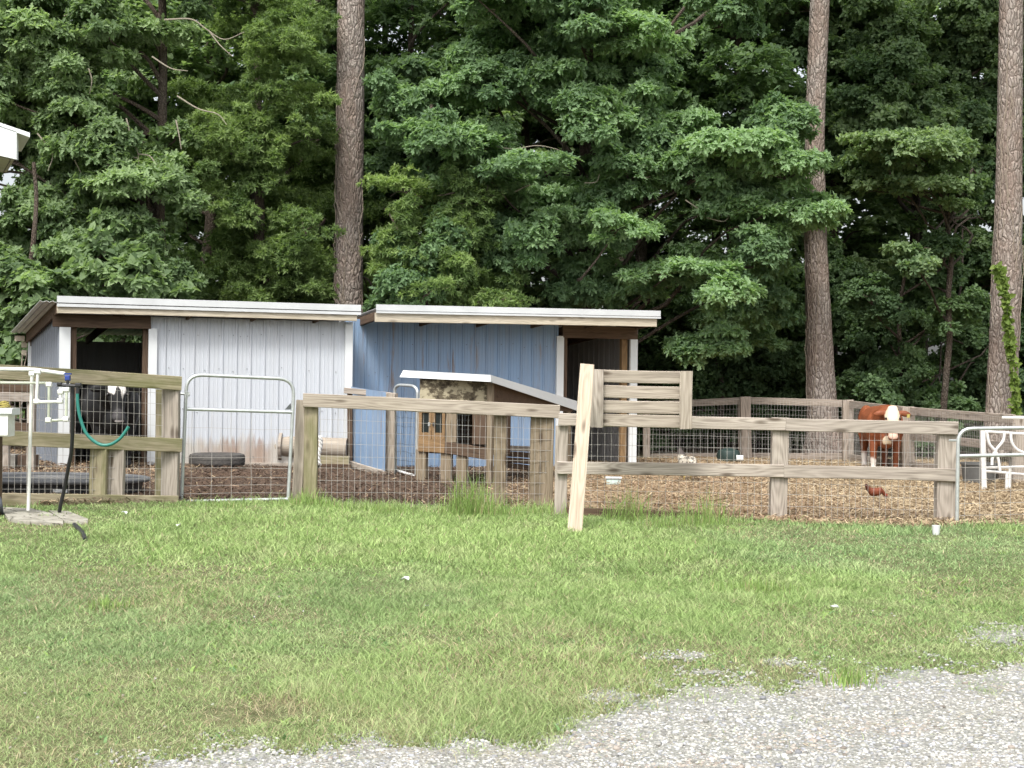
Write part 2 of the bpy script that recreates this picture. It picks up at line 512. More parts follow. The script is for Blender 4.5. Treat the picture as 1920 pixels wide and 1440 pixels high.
DRY = [(G(450, 1335), 0.2, 1.4), (G(520, 1328), 0.15, 1.4), (G(300, 1095), 0.9, 0.6), (G(180, 1080), 0.5, 0.6), (G(430, 1150), .5, 0.6), (G(120, 1330), 1.0, 0.22), (G(60, 1420), .8, 0.4), (G(620, 1400), .5, 0.25), (G(480, 1325), 0.22, 1.0),
       (G(1050, 1240), 0.8, 0.45), (G(850, 1200), .5, 0.4), (G(1560, 1180), .7, 0.35), (G(60, 985), .5, 0.6), (G(1500, 1000), .7, 0.4), (G(1330, 1240), 0.5, 0.5), (G(1850, 1110), .6, 0.5)]
LUSH = [(G(650, 1000), 2.2, 0.8), (G(880, 1010), 2.0, 0.8), (G(1150, 1020), 1.6, 0.7), (G(420, 985), 1.4, 0.7), (G(1400, 1080), 1.2, 0.5), (G(900, 1290), 0.9, 0.45), (G(1050, 1130), 1.2, .4)]
COOL = [(G(680, 1130), 1.0, 0.3), (G(1680, 1030), 1.6, 0.5), (G(150, 1200), .8, 0.5), (G(620, 1170), .7, .3), (G(60, 1120), .8, .5), (G(1750, 1010), 1.0, .6)]


def blobs(lst, X, Y, seed):
    n = (fbm(np.stack([X * 1.8, Y * 1.2], 1), seed, 3) - .5) * 1.5
    out = np.zeros(len(X))
    for c, r, a in lst:
        e = ((X - c.x) / r) ** 2 + ((Y - c.y) / (r * 1.3)) ** 2
        out = np.maximum(out, a * sm(1.25 - e * .8 + n))
    return out


def grid(name, xs, ys, zf):
    X, Y = np.meshgrid(xs, ys)
    V = np.stack([X.ravel(), Y.ravel(), zf(X.ravel(), Y.ravel())], 1)
    nx = len(xs)
    i = (np.arange(len(ys) - 1)[:, None] * nx + np.arange(nx - 1)[None, :]).ravel()
    return V, np.stack([i, i + 1, i + 1 + nx, i + nx], 1)


def bumps(X, Y):
    return (fbm(np.stack([X * .8, Y * .8], 1), 5, 3) - .5) * 0.05


xs = np.concatenate([np.linspace(-400, -14, 14), np.linspace(-13.5, 13.5, 136), np.linspace(14, 400, 14)])
ys = np.concatenate([np.linspace(-60, 2, 8), np.linspace(2.4, 40, 190), np.linspace(42, 800, 18)])
V, Fc = grid('ground', xs, ys, lambda x, y: th(x, y) + bumps(x, y))
t = NT('lawn_soil')
o = t.pos()
n = t.noise(o, 6.0, 6, 0.7); n2 = t.noise(o, 0.7, 4)
c = t.mix(t.ramp(n, (0.35, 0.0), (0.7, 1.0)), (0.075, 0.09, 0.038), (0.19, 0.20, 0.10))
c = t.mix(t.ramp(n2, (0.4, 0.0), (0.7, 0.5)), c, (0.15, 0.135, 0.08))
yy = t.n('ShaderNodeSeparateXYZ', {0: o}).outputs[1]
c = t.mix(t.ramp(t.math('MULTIPLY_ADD', yy, 0.1, -2.7), (0.0, 0.0), (0.5, 1.0)), c, t.mix(n, (0.035, 0.028, 0.02), (0.10, 0.075, 0.05)))
t.surf(c, 0.95, spec=0.1, normal=t.bump(n, 0.8, 0.05))
tag(link('ground', mesh_np('ground', V, [Fc], True), t.m), kind='structure')


def sheet(name, x0, x1, y0, y1, res, keep, lift, mat):
    V, Fc = grid(name, np.arange(x0, x1, res), np.arange(y0, y1, res), lambda x, y: th(x, y) + bumps(x, y) + lift)
    k = keep(V[:, 0], V[:, 1])
    Fc = Fc[k[Fc].all(1)]
    u, inv = np.unique(Fc, return_inverse=True)
    V = V[u]
    V[:, :2] += NR.uniform(-.3, .3, (len(V), 2)) * res
    return tag(link(name, mesh_np(name, V, [inv.reshape(-1, 4)], True), mat), kind='structure')


t = NT('yard_mulch')
o = t.pos()
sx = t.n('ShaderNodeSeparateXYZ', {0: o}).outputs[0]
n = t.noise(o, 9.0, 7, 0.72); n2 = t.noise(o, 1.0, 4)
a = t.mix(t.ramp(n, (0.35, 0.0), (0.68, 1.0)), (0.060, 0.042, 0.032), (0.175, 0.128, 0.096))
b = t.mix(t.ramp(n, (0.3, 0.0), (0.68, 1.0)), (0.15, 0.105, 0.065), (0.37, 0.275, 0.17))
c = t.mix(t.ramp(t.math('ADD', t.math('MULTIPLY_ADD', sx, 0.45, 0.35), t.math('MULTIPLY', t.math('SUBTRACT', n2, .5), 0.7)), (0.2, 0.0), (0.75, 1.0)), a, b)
t.surf(c, 0.95, spec=0.1, normal=t.bump(n, 1.0, 0.06))
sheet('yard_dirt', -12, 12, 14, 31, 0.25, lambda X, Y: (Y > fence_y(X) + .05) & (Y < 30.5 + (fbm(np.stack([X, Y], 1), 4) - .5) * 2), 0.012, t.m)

t = NT('gravel_bed')
o = t.pos()
n = t.noise(o, 30.0, 5, 0.7); n2 = t.noise(o, 1.6, 4)
vo = t.n('ShaderNodeTexVoronoi', {'Vector': o, 'Scale': 55.0}).outputs
c = t.mix(t.ramp(n, (0.3, 0.0), (0.7, 1.0)), (0.17, 0.168, 0.148), (0.37, 0.372, 0.335))
c = t.mix(t.ramp(n2, (0.5, 0.0), (0.75, 0.55)), c, (0.36, 0.315, 0.26))
t.surf(c, 0.95, spec=0.1, normal=t.bump(vo['Distance'], 0.8, 0.02))
sheet('gravel_drive', -5, 7, 2.5, 10.5, 0.06, lambda X, Y: gravel_mask(X, np.maximum(Y, .5)) > .25, 0.006, t.m)

# pebbles
def stones(name, X, Y, size, colf, seed, sink=.25):
    rng = np.random.default_rng(seed)
    N = len(X)
    ph = (1 + 5 ** .5) / 2
    ico = np.array([(-1, ph, 0), (1, ph, 0), (-1, -ph, 0), (1, -ph, 0), (0, -1, ph), (0, 1, ph), (0, -1, -ph), (0, 1, -ph), (ph, 0, -1), (ph, 0, 1), (-ph, 0, -1), (-ph, 0, 1)]) / math.sqrt(1 + ph * ph)
    fc = np.array([(0, 11, 5), (0, 5, 1), (0, 1, 7), (0, 7, 10), (0, 10, 11), (1, 5, 9), (5, 11, 4), (11, 10, 2), (10, 7, 6), (7, 1, 8), (3, 9, 4), (3, 4, 2), (3, 2, 6), (3, 6, 8), (3, 8, 9), (4, 9, 5), (2, 4, 11), (6, 2, 10), (8, 6, 7), (9, 8, 1)])
    v = ico[None] * (1 + rng.uniform(-.28, .28, (N, 12, 1)))
    v = v * (size[:, None] * .5)[:, :, None] * np.stack([rng.uniform(.8, 1.35, N), rng.uniform(.7, 1.1, N), rng.uniform(.45, .85, N)], 1)[:, None, :]
    a = rng.uniform(0, 6.28, N); ca, sa = np.cos(a)[:, None], np.sin(a)[:, None]
    v = np.stack([v[:, :, 0] * ca - v[:, :, 1] * sa, v[:, :, 0] * sa + v[:, :, 1] * ca, v[:, :, 2]], 2)
    z = th(X, Y) + bumps(X, Y) + size * sink * rng.uniform(.2, 1.4, N)
    v += np.stack([X, Y, z], 1)[:, None, :]
    f = (fc[None] + (np.arange(N) * 12)[:, None, None]).reshape(-1, 3)
    col = np.repeat(colf(rng, X, Y), 12, axis=0)
    return tag(link(name, mesh_np(name, v.reshape(-1, 3), [f], False, {'col': col}), M_STONE), kind='stuff')


def stonecol(rng, X, Y):
    k = rng.uniform(.35, 1.12, (len(X), 1)) ** .9
    base = np.array([[0.475, 0.468, 0.435]]) * k
    blue = np.array([[0.41, 0.42, 0.44]]) * k
    tan = np.array([[0.42, 0.37, 0.32]]) * k
    p = fbm(np.stack([X * 1.5, Y * 1.5], 1), 21, 3)
    u = rng.uniform(0, 1, len(X))
    c = np.where((u < .18 + .9 * np.clip(p - .55, 0, 1))[:, None], blue, base)
    q = fbm(np.stack([X * 2.5, Y * 2.5], 1), 23, 3)
    return np.where((u > .97 - 2.2 * np.clip(q - .56, 0, 1))[:, None], tan, c)


N = 500000
Y = 4.6 + 6.0 * NR.uniform(0, 1, N) ** 1.25
X = NR.uniform(-1, 1, N) * (0.50 * Y + .5) + 0.4
m = gravel_mask(X, Y)
k = NR.uniform(0, 1, N) < m * .95 * np.clip(1.25 - (Y - 5) * .08, .4, 1)
k |= NR.uniform(0, 1, N) < 0.0012
X, Y = X[k], Y[k]
stones('gravel', X, Y, NR.uniform(.006, .019, len(X)) * (1 + (NR.uniform(0, 1, len(X)) < .03) * .7), stonecol, 5)


# grass
def blades(X, Y, h, w, col, rng, lean=.5, z0=None, elev=None):
    N = len(X)
    a = rng.uniform(0, 2 * math.pi, N)
    la = rng.uniform(0, 2 * math.pi, N); ll = np.abs(rng.normal(0, lean, N)) * h
    z = (th(X, Y) + bumps(X, Y) if z0 is None else z0) - .004
    wx, wy = np.cos(a) * w * .5, np.sin(a) * w * .5
    if elev is not None: ll = h * np.cos(elev)
    lx, ly = np.cos(la) * ll, np.sin(la) * ll
    hh = h * np.sqrt(np.clip(1 - (np.clip(ll / h, 0, .95)) ** 2, .12, 1))
    if elev is not None: hh = h * np.sin(elev)
    v = np.empty((N, 5, 3))
    v[:, 0] = np.stack([X - wx, Y - wy, z], 1); v[:, 1] = np.stack([X + wx, Y + wy, z], 1)
    v[:, 2] = np.stack([X + wx * .8 + lx * .35, Y + wy * .8 + ly * .35, z + hh * .62], 1)
    v[:, 3] = np.stack([X - wx * .8 + lx * .35, Y - wy * .8 + ly * .35, z + hh * .62], 1)
    v[:, 4] = np.stack([X + lx, Y + ly, z + hh], 1)
    i = np.arange(N) * 5
    q = np.stack([i, i + 1, i + 2, i + 3], 1); tr = np.stack([i + 3, i + 2, i + 4], 1)
    return v.reshape(-1, 3), q, tr, np.repeat(col, 5, axis=0)


def grasscol(rng, X, Y):
    dry = blobs(DRY, X, Y, 31); lush = blobs(LUSH, X, Y, 33); cool = blobs(COOL, X, Y, 35)
    n = fbm(np.stack([X * 1.1, Y * .8], 1), 37, 4)
    n3 = fbm(np.stack([X * 5, Y * 4], 1), 39, 3)
    base = np.array([[0.275, 0.385, 0.145]])
    c = np.repeat(base, len(X), 0)
    c = c + (np.array([[0.308, 0.425, 0.148]]) - c) * lush[:, None]
    c = c + (np.array([[0.225, 0.330, 0.158]]) - c) * cool[:, None]
    c = c * (0.86 + .34 * n[:, None]) * (0.84 + .36 * n3[:, None])
    pale = np.clip((n3 - .5) * 2.2, 0, .5) + np.clip((9.5 - Y) * .09, 0, .35)
    c = c + (np.array([[0.41, 0.46, 0.235]]) - c) * pale[:, None]
    u = rng.uniform(0, 1, len(X))
    straw = (u < .04 + .5 * dry + .05 * np.clip((9.0 - Y) / 3, 0, 1))
    c = np.where(straw[:, None], np.array([[0.47, 0.405, 0.25]]) * rng.uniform(.55, 1.1, (len(X), 1)), c)
    return c * rng.uniform(.68, 1.35, (len(X), 1))


def lawn(N, y0, y1, xm, seed):
    rng = np.random.default_rng(seed)
    Y = y0 + (y1 - y0) * rng.uniform(0, 1, N)
    X = rng.uniform(-1, 1, N) * (xm * Y + .4)
    k = (Y < fence_y(X) + .05)
    m = gravel_mask(X, Y)
    dry = blobs(DRY, X, Y, 31)
    k &= rng.uniform(0, 1, N) > np.clip(m * 1.35, 0, .985)
    k &= rng.uniform(0, 1, N) > dry * .45
    return rng, X[k], Y[k]


LV, LQ, LT, LC = [], [], [], []
nb = 0


def push(v, q, tr, c):
    global nb
    LV.append(v); LQ.append(q + nb); LT.append(tr + nb); LC.append(c); nb += len(v)


for (N, y0, y1, wd, seed) in ((300000, 4.8, 7.5, .0032, 1), (310000, 7.5, 11, .0046, 2), (270000, 11, 17.6, .0075, 3)):
    rng, X, Y = lawn(N, y0, y1, .50, seed)
    lush = blobs(LUSH, X, Y, 33)
    fy = fence_y(X) - Y
    tall = sm(1 - fy / .8) * np.where(X > -3.6, 1, .3)
    tuft = np.clip(fbm(np.stack([X * 2.2, Y * 1.8], 1), 41, 3) - .52, 0, 1) * 2.2
    h = (.034 + .038 * lush + .045 * tuft + .08 * tall * rng.uniform(0, 1, len(X)) ** 2) * rng.uniform(.5, 1.6, len(X))
    el = np.radians(rng.uniform(4, 46, len(X)) + 26 * np.clip(lush * .5 + tall * .6 + tuft * .3, 0, 1))
    h *= np.where(gravel_mask(X, Y) > .4, .8, 1)
    push(*blades(X, Y, h, wd * rng.uniform(.7, 1.4, len(X)), grasscol(rng, X, Y), rng, .75, elev=el))
# tall weeds along the fence
rng = np.random.default_rng(9)
for (x, y, hgt, n, wd) in ((880, 968, .46, 420, .32), (930, 972, .26, 260, .5), (700, 960, .16, 300, .7), (580, 952, .24, 260, .26), (1180, 975, .40, 200, .30), (1320, 985, .36, 200, .34), (1250, 990, .2, 200, .5), (1030, 965, .20, 150, .35), (420, 955, .10, 160, .40), (1420, 1110, .13, 260, .35), (1590, 1285, .09, 220, .16), (200, 1140, .09, 160, .14)):
    q = G(x, y)
    X = q.x + rng.normal(0, wd * .55, n); Yy = q.y + rng.normal(0, .09, n)
    h = hgt * rng.uniform(.35, 1.1, n) * np.exp(-((X - q.x) / wd) ** 2 * .6)
    c_ = np.array([[.26, .38, .11]]) * rng.uniform(.6, 1.35, (n, 1)); c_ = np.where(rng.uniform(0, 1, (n, 1)) < .12, np.array([[.38, .34, .18]]), c_)
    v, qd, tr_, cl = blades(X, Yy, h * 1.15, .0065 * rng.uniform(.6, 1.4, n), c_, rng, elev=np.radians(90 - np.abs(rng.normal(0, 34, n)).clip(0, 78)))
    push(v, qd, tr_, cl)

# broad leaved weeds, clover and dead thatch among the blades
rng = np.random.default_rng(19)
N = 5200
Y = 5 + 12.4 * rng.uniform(0, 1, N) ** .9; X = rng.uniform(-1, 1, N) * (.50 * Y + .3)
pn = fbm(np.stack([X * 1.3, Y * 1.1], 1), 61, 3)
k = (Y < fence_y(X) - .05) & (gravel_mask(X, Y) < .25) & (rng.uniform(0, 1, N) < np.clip((pn - .40) * 5, .06, 1))
X, Y, pn = X[k], Y[k], pn[k]; n = 6
Xr = np.repeat(X, n) + rng.normal(0, .03, len(X) * n); Yr = np.repeat(Y, n) + rng.normal(0, .03, len(X) * n)
c_ = np.where(np.repeat(rng.uniform(0, 1, len(X)) < .5, n)[:, None], np.array([[.15, .27, .10]]), np.array([[.28, .40, .12]])) * rng.uniform(.7, 1.3, (len(Xr), 1))
push(*blades(Xr, Yr, rng.uniform(.02, .05, len(Xr)), rng.uniform(.010, .020, len(Xr)), c_, rng, elev=np.radians(rng.uniform(5, 50, len(Xr)))))
N = 9000
Y = 5 + 12.4 * rng.uniform(0, 1, N); X = rng.uniform(-1, 1, N) * (.50 * Y + .3)
k = (Y < fence_y(X) - .02); X, Y = X[k], Y[k]
push(*blades(X, Y, rng.uniform(.04, .16, len(X)), .004 * rng.uniform(.6, 1.3, len(X)), np.array([[.50, .45, .30]]) * rng.uniform(.55, 1.1, (len(X), 1)), rng, z0=th(X, Y) + bumps(X, Y) + .02, elev=np.radians(rng.uniform(-6, 14, len(X)))))

tag(link('grass', mesh_np('grass', np.concatenate(LV), [np.concatenate(LQ), np.concatenate(LT)], False, {'col': np.concatenate(LC)}), M_GRASS),
    'short patchy green lawn grass in front of the fence', 'grass', kind='stuff')

# straw and wood chips strewn over the yard
N = 160000
Y = 15.5 + 14.5 * NR.uniform(0, 1, N) ** 1.5
X = NR.uniform(-1, 1, N) * (0.45 * Y + .5)
k = (Y > fence_y(X) + .06)
X, Y = X[k], Y[k]; N = len(X)
L = NR.uniform(.025, .12, N); Wd = NR.uniform(.003, .010, N)
a = NR.uniform(0, 6.28, N); tl = NR.normal(0, .28, N)
d = np.stack([np.cos(a) * np.cos(tl), np.sin(a) * np.cos(tl), np.sin(tl)], 1); sd = np.stack([-np.sin(a), np.cos(a), NR.normal(0, .4, N)], 1)
heap = np.clip(fbm(np.stack([X * .9, Y * .9], 1), 51, 3) - .45, 0, 1) * .14
c0 = np.stack([X, Y, th(X, Y) + bumps(X, Y) + .016 + NR.uniform(0, 1, N) * (.02 + heap)], 1)
v = np.stack([c0 - d * L[:, None] / 2 - sd * Wd[:, None] / 2, c0 + d * L[:, None] / 2 - sd * Wd[:, None] / 2, c0 + d * L[:, None] / 2 + sd * Wd[:, None] / 2, c0 - d * L[:, None] / 2 + sd * Wd[:, None] / 2], 1)
rightness = sm((X + 1.2 + (fbm(np.stack([X, Y], 1), 53) - .5) * 2) / 2.2)
rightness = np.maximum(rightness, sm((-X - 4.2) / 1.0) * .8)
strawc = np.array([[0.42, 0.335, 0.215]]); chip = np.array([[0.30, 0.205, 0.13]]); dark = np.array([[0.115, 0.078, 0.056]])
u = NR.uniform(0, 1, N)[:, None]
hay = sm((X - 3.0) / 2.5)[:, None] * .6
cl = np.where(u < .45 + hay, strawc, chip)
cl = np.where(NR.uniform(0, 1, N)[:, None] < rightness[:, None] * .85 + .05, cl, dark) * NR.uniform(.65, 1.15, (N, 1))
tag(link('straw', mesh_np('straw', v.reshape(-1, 3), [np.arange(N * 4).reshape(-1, 4)], False, {'col': np.repeat(cl, 4, 0)}), M_STRAW),
    'loose tan straw and dark wood chips covering the animal yard', 'straw', kind='stuff')


# ------------------------------------------------------------------ wood and metal structures
def sdist(y): return F / y


def ribbed(p0, p1, z0, z1, out, pitch=0.22, rib=0.018, mb=None, holes=True):
    """metal cladding from p0 to p1 (plan points); z0/z1 bottoms and tops at both ends"""
    mb = mb or MB()
    p0, p1 = Vector(p0), Vector(p1); out = Vector(out).normalized()
    L = (p1 - p0).length; u = (p1 - p0) / L
    prof = []
    x = 0.0
    while x < L:
        for dx, h in ((0.0, 0), (0.008, rib), (0.030, rib), (0.036, -.006), (0.045, -.006), (0.050, 0), (0.095, 0), (0.10, .004), (0.112, .004), (0.117, 0), (0.155, 0), (0.16, .004), (0.172, .004), (0.177, 0)):
            xx = x + dx * pitch / .22
            if xx < L: prof.append((xx, h))
        x += pitch
    prof.append((L, 0))
    vs = []
    for xx, h in prof:
        q = xx / L
        for zz in (z0[0] + (z0[1] - z0[0]) * q, z1[0] + (z1[1] - z1[0]) * q):
            w = p0 + u * xx + out * h
            vs.append((w.x, w.y, zz))
    mb.add(vs, [(2 * i, 2 * i + 2, 2 * i + 3, 2 * i + 1) for i in range(len(prof) - 1)])
    mb.ns = len(mb.f)
    if holes:   # screw heads in rows
        for zz in (.25, .95, 1.6, 2.15):
            x = .08
            while x < L:
                if R.random() < .6:
                    w = p0 + u * x + out * .004
                    mb.box((w.x, w.y, z0[0] + zz + R.uniform(-.04, .04)), (.011, .018, .011), (u, out, Vector((0, 0, 1))))
                x += pitch * (1 if R.random() < .8 else .5)
    return mb


Z3 = Vector((0, 0, 1))

def slot2(o, n0):
    o.data.materials.append(M_SCREW)
    for p in o.data.polygons[n0:]: p.material_index = 1


# ---- pale grey shed
A = P(108, 874, 124); B = P(657, 876, 116); A.z = B.z = 0
U = (B - A).normalized(); LEN = (B - A).length
OUT = Vector((U.y, -U.x, 0)); BACK = Vector((-0.43, 0.90, 0)).normalized()
root = thing('animal_shed', 'pale grey ribbed metal shed with white trim and an open doorway behind the black cow', 'shed', A)
SA = root


def W1(a, b, z): return A + U * a + BACK * b + Z3 * z


def along(px, o=0.0):
    """distance along the front of the grey shed seen at pixel column px"""
    k = (px - 960.0) / F
    q = A + OUT * o
    return (k * q.y - q.x) / (U.x - k * U.y)


DEP = 3.0
gz = lambda p: float(th(p.x, p.y)) - .02
zt = 2.42
a0, a1 = along(130), along(279)
mb = ribbed(W1(a1, 0, 0), B, (gz(B) + .0, gz(B)), (zt, zt), OUT)
fw = mb.build('front_wall', M_GREYW, root); slot2(fw, mb.ns)
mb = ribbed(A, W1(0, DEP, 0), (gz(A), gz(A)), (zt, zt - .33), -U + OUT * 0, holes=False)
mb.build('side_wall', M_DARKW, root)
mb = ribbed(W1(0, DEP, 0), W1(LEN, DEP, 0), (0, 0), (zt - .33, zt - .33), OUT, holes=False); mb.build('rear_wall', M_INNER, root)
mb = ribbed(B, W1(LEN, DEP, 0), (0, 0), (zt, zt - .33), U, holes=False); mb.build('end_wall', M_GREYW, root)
# trims
for nm, px0, px1, zlo, zhi in (('door_trim', 110, 131, 0.08, 2.24), ('door_trim', 277, 293, .06, 2.24), ('corner_trim', 645, 659, .45, 2.38)):
    q0, q1 = along(px0), along(px1)
    MB().box(W1((q0 + q1) / 2, 0, (zlo + zhi) / 2) + OUT * .03, (q1 - q0, .05, zhi - zlo), (U, OUT, Z3)).build(nm, M_WHITE, root)
MB().box(W1(0, DEP, 1.15) - U * .03 + OUT * .0, (.05, .16, 1.9), (U, OUT, Z3)).build('corner_trim', M_WHITE, root)
beam('header', W1(along(97), 0, 2.33) + OUT * .035, W1(along(281), 0, 2.33) + OUT * .035, .2, .05, W_BROWN, root)
beam('door_post', W1(along(138), .06, 0.05), W1(along(138), .06, 2.3), .09, .09, W_BROWN, root, up=U)
beam('door_post', W1(along(274), .08, 0.05), W1(along(274), .08, 2.3), .09, .09, W_BROWN, root, up=U)
beam('rear_post', W1(-.03, DEP - .06, 2.1), W1(.35, DEP - .06, 2.1), .22, .06, W_BROWN, root)
# roof: a corrugated sheet that falls to the back and oversails the left end
rz0, rz1 = 2.60, 2.22


def roofsheet(Wf, a_0, a_1, b0, b1, z0, z1, thick=.006, pitch=.09, amp=.011):
    mb = MB(); n = int((a_1 - a_0) / (pitch / 4)); vs = []
    for i in range(n + 1):
        a = a_0 + (a_1 - a_0) * i / n
        h = amp * (1, 0, -1, 0)[i % 4]
        for b, z in ((b0, z0), (b1, z1)):
            p = Wf(a, b, z + h); vs += [p, p - Z3 * thick]
    fs = []
    for i in range(n):
        k = i * 4
        fs += [(k, k + 4, k + 6, k + 2), (k + 1, k + 3, k + 7, k + 5), (k, k + 1, k + 5, k + 4), (k + 2, k + 6, k + 7, k + 3)]
    fs += [(0, 2, 3, 1), (4 * n, 4 * n + 1, 4 * n + 3, 4 * n + 2)]
    return mb.add(vs, fs)


roof = roofsheet(W1, -.32, along(673, .28), -.27, DEP + .12, rz0, rz1).build('roof', M_ROOF, root)
fl, fr = along(105, .28), along(675, .28)
ax = (U, OUT, Z3)
mb = MB()
mb.box(W1((fl + fr) / 2, 0, 2.635) + OUT * .285, (fr - fl, .02, .10), ax)
mb.box(W1((fl + fr) / 2, 0, 2.547) + OUT * .292, (fr - fl, .02, .045), ax)
mb.build('ridge_cap', M_TRIM, roof)
beam('fascia_board', W1(fl, 0, 2.485) + OUT * .25, W1(fr - .06, 0, 2.485) + OUT * .25, .12, .045, W_FASC, root)
beam('rake_board', W1(-.06, -.24, 2.50), W1(-.06, DEP + .10, 2.13), .17, .045, W_BROWN, root)
for i in range(4):
    q = .9 + i * 1.0
    beam('rafter', W1(q, -.22, 2.475), W1(q, DEP, 2.10), .13, .045, W_BROWN, root)
mb = MB()
mb.box(W1(-.18, DEP + .1, 2.12), (.16, .09, .09), ax).box(W1(-.10, DEP + .16, 2.02), (.09, .08, .10), ax).box(W1(-.10, DEP + .16, 1.88), (.08, .07, .09), ax)
tag(mb.build('purlin_end', W_FASC, root))
MB().tube(curve([W1(-.13, DEP + .12, 1.85), W1(-.15, DEP + .12, 1.5), W1(-.16, DEP + .13, 1.0), W1(-.15, DEP + .1, .6)], 5), .012, 6).build('twine', M_VINE, root, True)
MB().tube(curve([W1(-.06, DEP + .12, 1.85), W1(-.10, DEP + .12, 1.6), W1(-.04, DEP + .13, 1.35), W1(-.14, DEP + .1, 1.0)], 5), .010, 6).build('twine', M_VINE, root, True)
beam('baseboard', W1(along(310), 0, .10) + OUT * .012, W1(along(560), 0, .08) + OUT * .012, .14, .02, W_GREY, root)

# ---- blue shed
A2 = P(657, 879, 113); B2 = P(1192, 868, 103); A2.z = B2.z = 0
U2 = (B2 - A2).normalized(); LEN2 = (B2 - A2).length
OUT2 = Vector((U2.y, -U2.x, 0)); BK2 = -OUT2
root = thing('animal_shed', 'blue ribbed metal shed with a pale board fascia and a doorway behind the leaning plank', 'shed', A2)
SB = root


def W2(a, b, z): return A2 + U2 * a + BK2 * b + Z3 * z


def along2(px, o=0.0):
    k = (px - 960.0) / F
    q = A2 + OUT2 * o
    return (k * q.y - q.x) / (U2.x - k * U2.y)


zt2 = 2.50
d0, d1 = along2(1046), along2(1184)
mb = ribbed(A2, W2(d0, 0, 0), (-.02, -.02), (zt2, zt2), OUT2, pitch=.222); fw = mb.build('front_wall', M_BLUE, root); slot2(fw, mb.ns)
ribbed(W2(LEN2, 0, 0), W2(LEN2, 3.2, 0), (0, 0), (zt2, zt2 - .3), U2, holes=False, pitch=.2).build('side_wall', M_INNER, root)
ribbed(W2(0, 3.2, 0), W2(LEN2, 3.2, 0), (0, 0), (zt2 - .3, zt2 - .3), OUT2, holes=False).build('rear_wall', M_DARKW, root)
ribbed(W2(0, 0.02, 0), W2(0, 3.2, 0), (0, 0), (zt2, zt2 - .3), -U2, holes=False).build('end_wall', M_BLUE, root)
for px0, px1 in ((1041, 1054), (1179, 1192)):
    q0, q1 = along2(px0), along2(px1)
    MB().box(W2((q0 + q1) / 2, 0, 1.16) + OUT2 * .03, (q1 - q0, .05, 2.3), (U2, OUT2, Z3)).build('door_trim', M_WHITE, root)
beam('header', W2(along2(1052), 0, 2.39) + OUT2 * .03, W2(along2(1192), 0, 2.39) + OUT2 * .03, .22, .05, W_BROWN, root)
beam('door_post', W2(along2(1172), .07, 0), W2(along2(1172), .07, 2.35), .12, .09, W_AMBER, root, up=U2)
beam('door_post', W2(along2(1060), .07, 0), W2(along2(1060), .07, 2.35), .09, .09, W_BROWN, root, up=U2)
OV = .75
f0, f1 = along2(703, OV), along2(1236, OV)


def W2t(a, b, z): return W2(a, b, z - .085 + .013 * a)


roof = roofsheet(W2t, f0, f1, -OV, 3.4, 2.72, 2.36).build('roof', M_ROOF, root)
U2t = (U2 + Z3 * .013).normalized(); ax2 = (U2t, OUT2, OUT2.cross(U2t) * (1 if OUT2.cross(U2t).z > 0 else -1))
mb = MB()
mb.box(W2t((f0 + f1) / 2, 0, 2.745) + OUT2 * (OV + .012), (f1 - f0, .02, .10), ax2)
mb.box(W2t((f0 + f1) / 2, 0, 2.670) + OUT2 * (OV + .018), (f1 - f0, .02, .032), ax2)
mb.build('ridge_cap', M_TRIM, roof)
beam('fascia_board', W2t(f0, 0, 2.585) + OUT2 * (OV - .03), W2t(f1 - .06, 0, 2.585) + OUT2 * (OV - .03), .15, .045, W_FASC, root)
for i in range(6):
    q = f0 + .03 + i * (f1 - f0 - .1) / 5
    beam('rafter', W2t(q, -OV + .05, 2.61), W2t(q, 3.2, 2.25), .14, .045, W_BROWN, root)

# ---- low blue panel fence that runs from the shed towards the coop
root = thing('panel_fence', 'low blue sheet metal panel with a weathered top rail beside the grey shed', 'fence', P(650, 864, 108))
q0, q1 = P(653, 868, 116), P(722, 885, 122)
ribbed(q0, q1, (.12, .05), (1.38, 1.30), Vector((.9, -.45, 0)), pitch=.3, rib=.01, holes=False).build('sheet_panel', M_BLUE, root)
beam('top_rail', P(647, 732, 117), P(744, 743, 121), .09, .05, W_GREY, root)
beam('bottom_rail', P(655, 869, 117), P(722, 889, 122), .10, .04, W_GREY, root)
beam('post', P(656, 873, 117), P(656, 738, 117), .08, .08, W_BROWN, root, up=(1, 0, 0))
q = P(729, 892, 121)
beam('post', (q.x, q.y, 0), (q.x, q.y, 1.28), .17, .10, W_TAN, root, up=(1, 0, 0))


